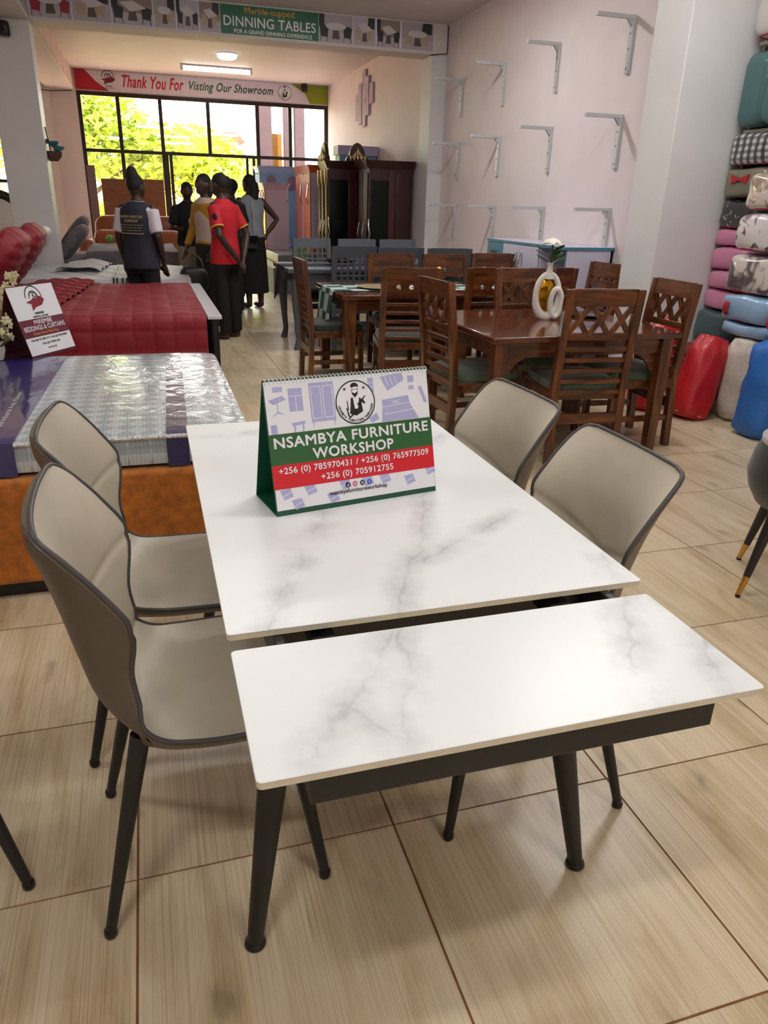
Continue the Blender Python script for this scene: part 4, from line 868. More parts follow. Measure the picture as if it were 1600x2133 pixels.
obj('foliage', MB().add(*(lambda r: ([c for k in range(60) for c in (lambda a, b, h: [(0, 0, .09), (.10 * math.cos(a) * b + .012, .10 * math.sin(a) * b, h), (.13 * math.cos(a) * b, .13 * math.sin(a) * b, h + .07), (.10 * math.cos(a) * b - .012, .10 * math.sin(a) * b, h)])(r.random() * 6.3, .3 + .7 * r.random(), .12 + .12 * r.random())], [(4 * k, 4 * k + 1, 4 * k + 2, 4 * k + 3) for k in range(60)]))(random.Random(3))), mat('fresh_leaf', (120, 170, 50), .5), t, smooth=0)
# ------------------------------------------------------------------ beds
def hump(x): return abs(math.sin(PI * x)) ** .35
RQ = mat('crimson_quilt', (132, 8, 32), .6, sheen=.06, noise=(9, .12), bump=(60, .2))
ORV = mat('amber_velvet', (186, 108, 28), .75, sheen=.3, noise=(26, .3), bump=(150, .2))
# bed with the plastic-wrapped mattress
t = thing('platform_bed', 'low bed base in amber orange velvet beside the marble table', 'bed', (-.63, 3.6, 0))
obj('base', MB().box(-1.0, .985, -.86, .90, .055, .468), ORV, t, bevel=.02, seg=3); obj('plinth', MB().box(-.97, .955, -.83, .87, 0, .055), BLACKM, t)
obj('headboard', MB().box(-1.12, -1.0, -.92, .96, .05, 1.15), ORV, t, bevel=.03, seg=3)
def wrapped():
    m = bpy.data.materials.new('quilt_under_plastic'); m.use_nodes = True; nt = m.node_tree; N = nt.nodes; K = nt.links; b = N['Principled BSDF']
    tc = N.new('ShaderNodeTexCoord'); mp = N.new('ShaderNodeMapping'); mp.inputs['Rotation'].default_value = (0, 0, PI / 4); mp.inputs['Scale'].default_value = (17, 17, 17); K.new(tc.outputs['Object'], mp.inputs[0])
    br = N.new('ShaderNodeTexChecker'); br.inputs[1].default_value = (*lin((168, 182, 188)), 1); br.inputs[2].default_value = (*lin((204, 214, 218)), 1); br.inputs['Scale'].default_value = 1; K.new(mp.outputs[0], br.inputs[0])
    wv = N.new('ShaderNodeTexWave'); wv.inputs['Scale'].default_value = 22; wv.inputs['Distortion'].default_value = 1; K.new(tc.outputs['Object'], wv.inputs[0])
    mx = N.new('ShaderNodeMix'); mx.data_type = 'RGBA'; mx.blend_type = 'MULTIPLY'; mx.inputs[0].default_value = .16; K.new(br.outputs[0], mx.inputs[6]); K.new(wv.outputs[0], mx.inputs[7]); K.new(mx.outputs[2], b.inputs['Base Color'])
    b.inputs['Roughness'].default_value = .5; b.inputs['Coat Weight'].default_value = 1; b.inputs['Coat Roughness'].default_value = .06
    n = N.new('ShaderNodeTexNoise'); n.inputs['Scale'].default_value = 5; n.inputs['Detail'].default_value = 5; n.inputs['Distortion'].default_value = 2.5; K.new(tc.outputs['Object'], n.inputs[0])
    bp = N.new('ShaderNodeBump'); bp.inputs['Strength'].default_value = .16; bp.inputs['Distance'].default_value = .03; K.new(n.outputs[0], bp.inputs['Height']); K.new(bp.outputs[0], b.inputs['Coat Normal'])
    return m
mt = thing('wrapped_mattress', 'grey quilted mattress in shiny clear plastic on the orange bed', 'mattress', (-.63, 3.6, .47))
obj('mattress_body', MB().ell((0, .01, .065), (.965, .845, .066), 64, 10, e1=.22, e2=.09), wrapped(), mt)
PRN = mat('purple_blue_print', (44, 38, 108), .4, coat=1, coat_rough=.07, bump=(6, .25))
def band(x0, x1, m, name, dz=.002):
    return obj(name, MB().grid(lambda u, v: (lambda q: V(x0 + (x1 - x0) * u + .05 * (1 if v > .1 else v / .1) * (v - .1), *q))(
        (-.8375 - dz, .005 + .125 * v / .1) if v < .1 else (-.8375 - dz + (1.60) * (v - .1) / .9, .131 + dz - .004 * math.exp(-((v - .1) / .02)))), 8, 60), m, mt)
band(-.62, .12, PRN, 'printed_band')
band(.64, .72, mat('dark_blue_print', (40, 36, 90), .35, coat=1, coat_rough=.07, bump=(9, .5)), 'printed_strip', .001)
obj('edge_tape', MB().tube([(.12 + .82 * k / 30, -.838, .122) for k in range(31)], .008, 6), mat('dotted_tape', (210, 214, 216), .5, noise=(120, .6)), mt)
mb = MB(); OT = (0, -.05, .1345)
text_on(mb, 'Industrial Area, Mukono', (0, -.8425, .06), (0, 0, 1), (-1, 0, 0), 0, -.05, wd=.11, ht=.022)
for k, (s, x, wd) in enumerate((('and Industrial Area, Mukono', .045, .55),)):
    text_on(mb, s, (0, 0, .1345), (0, 1, 0), (-1, 0, 0), -.35, -x, wd=wd, ht=.024)
obj('lettering', mb, mat('plastic_white', (220, 222, 230), .3), mt)
mb = MB()
for k in range(3): disc(mb, (0, 0, .1345), (0, 1, 0), (-1, 0, 0), -.45, .30, .12 - .03 * k, .08 - .02 * k, r_in=.86)
mb.poly([(-.02, .15), (.10, .10), (.2, .2), (.12, .24), (.05, .3), (-.02, .26)], (0, 0, .1345), (0, 1, 0), (-1, 0, 0)); obj('print_mark', mb, mat('plastic_white', (220, 222, 230)), mt)
def blossoms(name, label, loc, seed, n, spread):
    r = random.Random(seed); t = thing(name, label, 'flowers', loc)
    cream = mat('cream_petal', (226, 222, 178), .6, noise=(30, .15)); lf = mat('sage_leaf', (128, 140, 92), .6); stem = MB()
    pm = MB()
    for k in range(5):
        a = 2 * PI * k / 5; pm.ell((.013 * math.cos(a), .013 * math.sin(a), 0), (.012, .009, .004), 6, 4, Matrix.Rotation(a, 3, 'Z'))
    me = pm.mesh('blossom'); me.materials.append(cream)
    for k in range(n):
        a = r.random() * 6.28; q = r.random() ** .5; p = V(spread[0] * q * math.cos(a), spread[1] * q * math.sin(a), spread[2] * (.45 + .55 * r.random()))
        o = bpy.data.objects.new('blossom', me); C.objects.link(o); o.parent = t; o.location = p; o.rotation_euler = (r.random() * 2, r.random() * 2, r.random() * 3)
        if k % 4 == 0: stem.tube([(0, 0, .02), p * .5 + V(0, 0, .05), p], .003, 5)
    obj('stem', stem, lf, t)
    for k in range(8):
        a = r.random() * 6.28; obj('leaf', MB().ell((spread[0] * .6 * math.cos(a), spread[1] * .6 * math.sin(a), spread[2] * .4), (.045, .018, .004), 8, 5, Matrix.Rotation(a, 3, 'Z') @ Matrix.Rotation(-.7, 3, 'Y')), lf, t)
    obj('pot', MB().lathe([(.035, 0), (.05, .05), (.045, .09), (.04, .09)], 16), mat('cream_pot', (210, 204, 190), .5), t)
blossoms('artificial_flowers', 'spray of cream artificial flowers standing just behind the maroon desk sign', (-.80, 4.62, .606), 5, 62, (.12, .10, .40))
blossoms('artificial_flowers', 'low bunch of cream artificial flowers left of the maroon desk sign', (-.80, 4.30, .606), 6, 44, (.10, .12, .22))
def cover(x0, x1, y0, y1, z, drop, sq, amp, wob=.0, fall=.0, seed=0, nx=120, ny=110):
    """a quilt over a mattress: hangs at the near side by drop, quilted in squares sq with real relief amp"""
    tot = drop + (y1 - y0) + drop * .6; r = random.Random(seed); ph = [r.random() * 6 for _ in range(6)]
    def f(u, v):
        x = x0 + (x1 - x0) * u; s = v * tot
        q = amp * (hump(x / sq) * hump(s / sq) if sq else 0) + wob * (math.sin(9 * x + ph[0] + 2 * math.sin(4 * s)) * math.sin(7 * s + ph[1]) + .6 * math.sin(23 * x + 11 * s + ph[2]))
        rr = .06
        if s < drop - rr: return V(x, y0 - .02 - q - fall * (1 - s / drop) , z - drop + s)
        if s < drop + rr: a = (s - drop + rr) / (2 * rr) * PI / 2; return V(x, y0 - .02 + rr - (rr + q) * math.cos(a), z - rr + (rr + q) * math.sin(a))
        if s < drop + (y1 - y0): return V(x, y0 - .02 + s - drop, z + q)
        return V(x, y1, z - (s - drop - (y1 - y0)))
    return MB().grid(f, nx, ny)
def pillow(par_name, label, cat, loc, size, rot, m, grp=None, lines=0):
    mb = MB().ell((0, 0, 0), size, 96 if lines else 40, 36 if lines else 16, e1=.7, e2=.55)
    if lines: mb.v = [(x + .004 * math.sin(y * lines), y, z + (.018 * abs(math.sin(x * lines)) ** .6) * (1 if z > 0 else -1)) for x, y, z in mb.v]
    o = obj(par_name, mb, m, smooth=60); o.location = loc; o.rotation_euler = rot; return tag(o, label, cat, grp)
# red bed
t = thing('crimson_bed', 'bed under a crimson quilted bedspread with white-topped footboard', 'bed', (0, 0, 0))
obj('mattress', MB().box(-1.35, .36, 5.52, 7.70, .30, .63), mat('mattress_white', (200, 200, 204), .7), t, bevel=.04); obj('bed_base', MB().box(-1.4, .38, 5.5, 7.72, 0, .30), mat('dark_base', (30, 22, 24), .5), t)
obj('bedspread', cover(-1.30, .365, 5.50, 7.70, .65, .50, .135, .013, .004, .03, 0, 190, 230), RQ, t, smooth=70)
obj('quilt_fold', MB().grid(lambda u, v: V(-1.2 + .52 * u + .20 * v, 5.52 + 2.15 * v, .668 + .03 * math.sin(PI * u) + .010 * math.sin(60 * v + 5 * u) * (u > .05) + .012 * abs(math.sin(12 * u))), 30, 90), RQ, t, smooth=70)
fb = obj('footboard', MB().box(.40, .45, 5.52, 7.74, .05, .62), mat('black_lacquer', (22, 22, 24), .25), t, bevel=.01); obj('footboard_cap', MB().box(.375, .475, 5.50, 7.76, .62, .645), mat('white_lacquer', (220, 220, 226), .2), fb, bevel=.004)
obj('headboard', MB().box(-1.55, -1.42, 5.45, 7.78, .05, 1.25), mat('dark_base', (30, 22, 24)), t, bevel=.03)
GP = 'crimson quilted pillows'
pillow('quilted_pillow', 'crimson quilted pillow leaning at the head of the red bed, behind the other', 'pillow', (-1.02, 7.05, .93), (.30, .40, .10), (0, math.radians(-52), 0), RQ, GP, 40)
pillow('quilted_pillow', 'crimson quilted pillow leaning at the head of the red bed, the front one', 'pillow', (-1.02, 6.05, .93), (.30, .40, .10), (0, math.radians(-52), 0), RQ, GP, 40)
# white bed
WQ = mat('silver_white_cover', (206, 206, 210), .5, sheen=.1, noise=(10, .08), bump=(30, .2))
t = thing('silver_white_bed', 'bed with a crumpled silver-white cover and dark printed stripes, behind the red bed', 'bed', (0, 0, 0))
obj('bed_base', MB().box(-1.5, .42, 8.46, 10.36, 0, .34), mat('grey_base', (120, 120, 124), .6), t); obj('mattress', MB().box(-1.45, .40, 8.5, 10.34, .34, .58), mat('mattress_white', (200, 200, 204)), t, bevel=.04)
obj('bedspread', cover(-1.42, .43, 8.47, 10.34, .62, .46, 0, .0, .006, .03, 3), WQ, t, smooth=70)
for k, x in enumerate((-.36, -.325, -.27, -.23)):
    obj('printed_stripe', MB().grid(lambda u, v: (lambda s: V(x + .014 * u + .006 * math.sin(40 * v), (8.43 + .0) if s < .38 else 8.47 + (s - .38), (.24 + s + .004) if s < .38 else .634))(v * 2.1), 2, 60), INK, t)
obj('folded_sheet', MB().grid(lambda u, v: V(-1.0 + .48 * u + .1 * v, 9.2 + 1.1 * v, .648 + .035 * math.sin(PI * u) + .012 * math.sin(22 * v + 9 * u)), 20, 40), WQ, t, smooth=70)
GPW = 'silver-white pillows'
pillow('pillow', 'silver-white pillow with a dark printed edge leaning behind the red pillows', 'pillow', (-1.26, 9.0, .86), (.28, .40, .10), (0, math.radians(-50), 0), WQ, GPW)
pillow('pillow', 'silver-white pillow lying at the head of the white bed before the left pillar', 'pillow', (-1.24, 9.85, .84), (.28, .40, .10), (0, math.radians(-55), 0), WQ, GPW)
# grey fur bed
GF = mat('grey_fur', (112, 106, 112), .9, sheen=.2, noise=(14, .25), bump=(90, .6))
t = thing('grey_fur_bed', 'bed with a grey fur throw by the left pillar in front of the brown sofa', 'bed', (0, 0, 0))
obj('bed_base', MB().box(-1.25, .40, 11.3, 13.3, 0, .42), mat('grey_base', (120, 120, 124)), t); obj('bed_rail', MB().box(-1.28, -.6, 11.26, 11.30, .36, .50), mat('grey_base', (120, 120, 124)), t, bevel=.01); obj('rail_cap', MB().box(-1.28, -.6, 11.25, 11.31, .50, .515), mat('white_lacquer', (220, 220, 226)), t)
obj('throw', cover(-.78, .42, 11.3, 13.3, .72, .36, 0, 0, .007, .02, 5), GF, t, smooth=70); obj('mattress', MB().box(-1.2, .38, 11.32, 13.28, .42, .60), GF, t, bevel=.05); obj('headboard', MB().rings([(-1.32, 12.3, z, .05, w, .4) for z, w in ((.05, 1.0), (.9, 1.0), (1.15, .9), (1.25, .6))], 24), mat('dark_base', (30, 22, 24)), t)
GPG = 'grey fur pillows'
pillow('fur_pillow', 'grey fur pillow leaning by the left pillar, the nearer of the two', 'pillow', (-.97, 11.75, .80), (.30, .34, .10), (0, math.radians(-48), 0), GF, GPG)
pillow('fur_pillow', 'grey fur pillow leaning by the left pillar, the upper one behind', 'pillow', (-1.0, 12.55, .87), (.32, .36, .10), (0, math.radians(-52), 0), GF, GPG)
t = thing('soft_toy', 'small bunch of green and orange toys lying on the grey fur bed', 'toy', (-.45, 13.1, .735)); obj('green_ball', MB().ell((-.08, 0, .06), (.06, .06, .06)), mat('toy_green', (120, 190, 70), .6), t); obj('orange_body', MB().ell((.07, 0, .07), (.09, .07, .07)), mat('toy_orange', (226, 96, 50), .6), t); obj('pink_bow', MB().ell((0, -.02, .08), (.04, .03, .04)), mat('toy_pink', (226, 150, 150), .6), t)
# sofa
LB = mat('tan_leather', (150, 84, 48), .35, noise=(8, .12), coat=.15)
t = thing('leather_sofa', 'tan leather sofa with rounded back cushions below the window', 'sofa', (0, 0, 0))
obj('seat_base', MB().box(-.95, 1.0, 14.62, 15.5, 0, .36), LB, t, bevel=.05, seg=3)
for k in range(2): obj('seat_cushion', MB().ell((-.42 + .92 * k, 14.95, .43), (.46, .38, .12), 28, 10, e1=.4, e2=.3), LB, t); obj('back_cushion', MB().ell((-.40 + .92 * k, 15.42, .80), (.46, .14, .30), 28, 12, e1=.5, e2=.45), LB, t)
for x in (-.98, 1.05): obj('armrest', MB().ell((x, 15.0, .52), (.16, .48, .22), 24, 12, e1=.5, e2=.5), LB, t)
pillow('cushion', 'tan leather cushion lying on the sofa between the vested woman and the wall', 'cushion', (-.62, 14.95, .66), (.24, .22, .09), (math.radians(60), 0, .2), LB)
pillow('cushion', 'tan leather cushion on the sofa next to the person in the black shirt', 'cushion', (.42, 14.95, .66), (.22, .22, .09), (math.radians(60), 0, -.2), LB)
BW = mat('brown_board', (140, 88, 58), .45, noise=(5, .18), stretch=(1, 1, 4))
tag(obj('wood_panel', MB().box(-.70, -.16, 16.20, 16.24, 0, 1.72), BW, bevel=.004), 'brown wooden panel standing behind the sofa, the one beside the grey board', 'board', 'brown panels before the window')
tag(obj('wood_panel', MB().box(-.12, .44, 16.20, 16.24, 0, 1.73), BW, bevel=.004), 'brown wooden panel standing behind the vested woman', 'board', 'brown panels before the window')
tag(obj('leaning_board', MB().box(-.95, -.80, 16.45, 16.50, 0, 1.95), mat('mauve_grey', (128, 112, 122), .6), bevel=.004), 'narrow mauve-grey board leaning in the left corner of the window', 'board')
# dressing mirror at the left edge
t = thing('dressing_mirror', 'dark arched dressing mirror on a pale cabinet at the left picture edge', 'mirror', (-1.80, 11.3, 0))
pts = [(.34 * math.cos(PI * k / 16), 0, 1.05 + .36 * math.sin(PI * k / 16)) for k in range(17)]; pts = [(.34, 0, .80)] + pts + [(-.34, 0, .80)]
DKF = mat('dark_frame', (36, 38, 36), .35)
obj('frame', MB().tube([(x, y, z) for x, y, z in pts], .055, 10), DKF, t); obj('mirror_glass', MB().poly([(x, z) for x, y, z in pts], (0, 0, 0)), mat('silver_mirror', (220, 224, 224), .03, 1), t)
obj('cabinet', MB().box(-.38, .38, -.14, .2, .05, .84), mat('pale_cabinet', (176, 178, 168), .4), t, bevel=.01); obj('handle', MB().box(.12, .20, -.165, -.14, .5, .75), DKF, t)
# hanging basket on the left pillar
t = thing('hanging_flower_basket', 'small woven basket of teal flowers hanging on the left pillar', 'hanging basket', (-1.0, 10.72, 1.86))
obj('basket', MB().rings([(.02, 0, -.07, .05, .05), (.03, 0, -.02, .085, .08), (.03, 0, .03, .095, .09), (.03, 0, .04, .08, .08)], 16), mat('wicker', (92, 70, 58), .8, bump=(120, .6)), t); obj('hanger', MB().tube([(-.03, 0, .3), (-.02, 0, .2), (.0, 0, .05)], .008, 6).box(-.04, 0, -.03, .03, .12, .17), DKF, t)
TF = mat('teal_petal', (50, 120, 128), .6)
for k in range(9):
    a = k * 2.4; r = .012 + .006 * k; cx_, cy_ = .06 + r * math.cos(a), r * .9 * math.sin(a)
    fm = MB()
    for q in range(6): fm.ell((cx_ + .018 * math.cos(q * 1.05), cy_ + .018 * math.sin(q * 1.05), .06 + .018 * ((k * 7) % 5)), (.024, .016, .018), 8, 5, Matrix.Rotation(q * 1.05, 3, 'Z') @ Matrix.Rotation(-.6, 3, 'Y'))
    obj('flower', fm, TF, t)
# ------------------------------------------------------------------ bedding shelves on the right
def blotch(name, c0, c1, scale, lo=.45, hi=.5, coat=.9):
    m = ramp_mat(name, .4, [(lo, c0), (hi, c1)], scale, (1, 1, 1), detail=2, distort=.8, coat=coat); return m
SHW = mat('shelf_board', (196, 186, 176), .5)
t = thing('bedding_shelf', 'tall open shelf packed with bedding beside the white pillar', 'shelf', (4.35, 4.1, 0))
obj('side_panel', MB().box(.05, .52, 1.06, 1.08, 0, 3.0), SHW, t); obj('side_panel', MB().box(.05, .52, -1.08, -1.06, 0, 3.0), SHW, t)
for z in (.44, 1.985, 2.55, 3.0): obj('shelf_board', MB().box(0, .52, -1.06, 1.06, z - .025, z), SHW, t, bevel=.003)
obj('back_panel', MB().box(.52, .535, -1.08, 1.08, 0, 3.0), mat('shelf_back', (90, 80, 78), .7), t)
def plaid():
    m = bpy.data.materials.new('grey_plaid'); m.use_nodes = True; nt = m.node_tree; N = nt.nodes; K = nt.links; b = N['Principled BSDF']; b.inputs['Roughness'].default_value = .4; b.inputs['Coat Weight'].default_value = .8
    tc = N.new('ShaderNodeTexCoord'); prev = None
    for ax, sc in (('Y', 4.5), ('Z', 7)):
        wv = N.new('ShaderNodeTexWave'); wv.bands_direction = ax; wv.inputs['Scale'].default_value = sc; wv.inputs['Distortion'].default_value = .6; K.new(tc.outputs['Object'], wv.inputs[0])
        rp = N.new('ShaderNodeValToRGB'); rp.color_ramp.elements[0].position = .35; rp.color_ramp.elements[1].position = .6; rp.color_ramp.elements[0].color = (.09, .09, .10, 1); rp.color_ramp.elements[1].color = (.72, .72, .72, 1); K.new(wv.outputs[0], rp.inputs[0])
        if prev:
            mx = N.new('ShaderNodeMix'); mx.data_type = 'RGBA'; mx.blend_type = 'MULTIPLY'; mx.inputs[0].default_value = .8; K.new(prev, mx.inputs[6]); K.new(rp.outputs[0], mx.inputs[7]); prev = mx.outputs[2]
        else: prev = rp.outputs[0]
    K.new(prev, b.inputs['Base Color']); return m
REDT = mat('red_binding', (176, 22, 40), .5)
def bundle(label, y, z, hy, hz, xf, m, trim=None, hx=.24, rz=0, e1=.32):
    t = thing('bedding_bundle', label, 'bedding', (xf + hx, y, z - hz + .001), rz, 'packed bedding on the shelf')
    mb = MB().ell((0, 0, hz), (hx, hy, hz), 36, 14, e1=e1, e2=.32); r = random.Random(label); a, b = r.random() * 9, r.random() * 9
    mb.v = [(x + .010 * math.sin(14 * yy + a) * math.sin(22 * zz + b), yy, zz + .006 * math.sin(17 * yy + 9 * x + b) * (zz > .01)) for x, yy, zz in mb.v]
    obj('packed_cloth', mb, m, t, smooth=70)
    if trim: obj('binding', MB().tube([(lambda c, d: (-hx * .86 * c ** .35, hy * .86 * math.copysign(abs(d) ** .35, d), .016))(math.cos(q), math.sin(q)) for q in [-1.45 + .145 * i for i in range(21)]], .010, 8), trim, t)
    return t
PK = mat('pink_duvet', (208, 132, 168), .45, coat=.5, noise=(5, .08), bump=(10, .3)); TL = mat('teal_pillow', (62, 104, 108), .6, coat=.6, noise=(6, .12), bump=(14, .4))
bundle('white packed duvet with red binding at the very top of the shelf', 4.90, 2.70, .24, .15, 4.22, mat('white_duvet', (206, 202, 200), .5, coat=.6, bump=(10, .3)), REDT)
bundle('teal pillow pack standing under the white duvet, against the pillar', 5.03, 2.235, .13, .245, 4.24, TL)
bundle('teal pillow pack standing nearer the picture edge', 4.74, 2.235, .14, .245, 4.20, TL)
bundle('grey and white plaid roll just under the upper shelf board', 4.93, 1.845, .25, .11, 4.24, plaid(), REDT)
ob = bundle('olive packed bedding with a red bow below the plaid roll', 4.96, 1.62, .22, .105, 4.25, mat('olive_cloth', (116, 112, 92), .5, coat=.7, noise=(8, .2), bump=(20, .5)), REDT)
obj('bow', MB().prism([(-.09, .03), (0, 0), (.09, .03), (.08, -.03), (0, -.01), (-.08, -.03)], (-.25, .02, .13), (0, 1, 0), (0, 0, 1), (1, 0, 0), .01), REDT, ob)
bundle('black bedding with small white flowers on the shelf', 4.98, 1.405, .21, .105, 4.27, blotch('black_floral', (34, 32, 36), (196, 188, 176), 16, .60, .63), REDT)
for z, hz, s in ((1.235, .06, 'topmost, thin'), (1.085, .085, 'second from the top, thick'), (.925, .07, 'third from the top'), (.775, .075, 'lowest')): bundle('folded pink duvet on the shelf, %s of the pink stack' % s, 5.0, z, .20, hz, 4.27, PK)
bundle('dark teal bedding pack at the bottom of the pink stack', 4.98, .575, .22, .12, 4.22, mat('dark_teal_pack', (58, 84, 88), .5, coat=.8, bump=(16, .5)))
bundle('white bedding pack with brown flowers, highest of the nearer column', 4.46, 1.55, .20, .12, 4.02, blotch('brown_floral', (150, 128, 104), (214, 206, 196), 9, .4, .48), REDT)
bundle('white bedding pack with purple flowers, second of the nearer column', 4.46, 1.29, .22, .125, 4.01, blotch('purple_floral', (104, 88, 104), (218, 212, 212), 8, .38, .44), REDT)
bundle('silvery patterned bedding pack, third of the nearer column', 4.44, 1.015, .24, .13, 4.0, blotch('silver_floral', (98, 88, 90), (206, 198, 190), 7, .42, .52), REDT)
bb = bundle('light blue bedding pack with a wide red strap above the sacks', 4.42, .785, .24, .095, 3.99, mat('light_blue_pack', (138, 172, 204), .45, coat=.8, bump=(14, .4)), REDT)
obj('strap', MB().grid(lambda u, v: V(-.245 * (math.cos(PI * (v - .5)) ** .5) - .006, .12 + .05 * u, .095 + .10 * math.sin(PI * (v - .5))), 3, 14), REDT, bb)
bundle('thin folded blue sheet under the light blue pack', 4.40, .64, .24, .045, 4.0, mat('light_blue_pack', (138, 172, 204)))
def sack(name, label, cat, loc, prof, m, rot=(0, 0, 0), seed=1, fold=.012, n=36):
    mb = MB(); rg = []; r = random.Random(seed); ph = [r.random() * 6 for _ in range(4)]
    prof2 = []
    for (z0, a0, b0), (z1, a1, b1) in zip(prof, prof[1:]):
        for k in range(5): q = k / 5; prof2.append((z0 + (z1 - z0) * q, a0 + (a1 - a0) * q, b0 + (b1 - b0) * q))
    prof2.append(prof[-1])
    mb.rings([(0, 0, z, a, b, .8) for z, a, b in prof2], n)
    v2 = []
    for x, y, z in mb.v:
        a = math.atan2(y, x); q = 1 + fold / .15 * (math.sin(5 * a + ph[0] + 9 * z) * .5 + math.sin(9 * a + ph[1] - 14 * z) * .35 + math.sin(23 * z + 3 * a + ph[2]) * .4) * (z > .02)
        v2.append((x * q, y * q, z))
    mb.v = v2; t = thing(name, label, cat, loc, rot=rot); obj('bag_body', mb, m, t, smooth=70); return t
RB = mat('red_bag_cloth', (186, 20, 34), .5, noise=(6, .12), bump=(40, .25), coat=.2)
q = sack('red_bag', 'bright red zipped bag leaning at the shelf, the one in front', 'bag', (3.73, 4.47, .0), [(0, .10, .10), (.03, .135, .13), (.3, .15, .13), (.5, .14, .12), (.60, .10, .08)], RB, (math.radians(-4), math.radians(16), 0), 2)
obj('stitching', MB().tube([(.10 * math.cos(2 * PI * k / 24) * 1.25, .10 * math.sin(2 * PI * k / 24) * 1.25, .03) for k in range(24)], .004, 5, closed=True), mat('pale_stitch', (214, 150, 130), .6), q)
q = sack('red_bag', 'bright red bag slumped beside the wooden chair, behind the other', 'bag', (3.56, 4.78, .0), [(0, .09, .09), (.03, .12, .12), (.35, .13, .12), (.6, .11, .10), (.70, .05, .07)], RB, (0, math.radians(10), 0), 4); obj('strap', MB().tube([(-.08, -.12, .55), (-.13, -.15, .3), (-.09, -.14, .05)], .012, 6), RB, q)
q = sack('woven_sack', 'white woven plastic sack standing between the red and blue bags', 'sack', (4.12, 4.36, 0), [(0, .13, .13), (.04, .17, .16), (.3, .185, .17), (.5, .175, .16), (.58, .14, .12), (.60, .05, .05)], mat('white_weave', (206, 198, 188), .6, noise=(60, .12), bump=(120, .35)), (0, 0, .3), 6)
obj('folded_mouth', MB().grid(lambda u, v: V(-.16 + .26 * u, -.15 - .02 * math.sin(PI * v), .60 - .16 * v * (1 - abs(2 * u - 1) * .7)), 12, 8), mat('white_weave', (206, 198, 188)), q)
sack('blue_sack', 'bright blue woven sack at the right picture edge', 'sack', (3.92, 3.95, 0), [(0, .12, .12), (.04, .16, .15), (.35, .17, .16), (.6, .16, .15), (.66, .06, .06)], mat('blue_weave', (38, 104, 186), .5, noise=(50, .1), bump=(110, .3)), (0, math.radians(4), 0), 8)
tag(obj('red_ball_pillow', MB().ell((3.985, 4.0, .755), (.11, .11, .10), 24, 16), RB), 'round red cushion resting on top of the blue sack', 'cushion')
t = thing('netted_bag', 'dark red netted bag on the floor behind the white sack', 'bag', (4.02, 4.80, 0)); obj('bag_body', MB().ell((0, 0, .24), (.17, .18, .24), 24, 12, e1=.5, e2=.5), mat('dark_red_net', (110, 14, 26), .6, bump=(60, .5)), t); obj('handle', MB().tube([(-.17, -.08, .35), (-.20, -.02, .46), (-.17, .05, .35)], .012, 6), REDT, t)
# ------------------------------------------------------------------ people
SKIN = mat('dark_skin', (62, 40, 31), .5, noise=(20, .08)); HAIR = mat('black_hair', (16, 13, 13), .7, bump=(80, .6)); EYE = mat('eye_white', (96, 88, 82), .4)
def soften(o, voxel, it=4):
    m = o.modifiers.new('join', 'REMESH'); m.mode = 'VOXEL'; m.voxel_size = voxel; m.use_smooth_shade = True
    s = o.modifiers.new('soften', 'SMOOTH'); s.iterations = it; s.factor = .5
def hand(mb, w, d, side, k=1.0):
    """palm and five bent fingers; w wrist, d pointing direction"""
    d = Vector(d).normalized(); up = V(0, 0, 1) if abs(d.z) < .9 else V(0, 1, 0); a = d.cross(up).normalized(); b = a.cross(d)
    for q, r in ((.02, .026), (.05, .032), (.08, .032)): mb.ell(w + d * q * k, (r * k, r * k * .8, r * k * .8), 10, 6)
    for i, (off, L) in enumerate(((-.028, .060), (-.010, .075), (.010, .072), (.027, .056))):
        p = w + d * .09 * k + a * off * k; m = p + d * L * .5 * k - b * .006; e = p + d * L * .9 * k - b * .026; mb.tube([p - d * .02, m, e], [.010, .0095, .008], 6)
    p = w + d * .035 * k + a * .03 * k * side; mb.tube([p, p + a * .022 * side + d * .03, p + a * .026 * side + d * .055 - b * .01], [.012, .011, .009], 6)
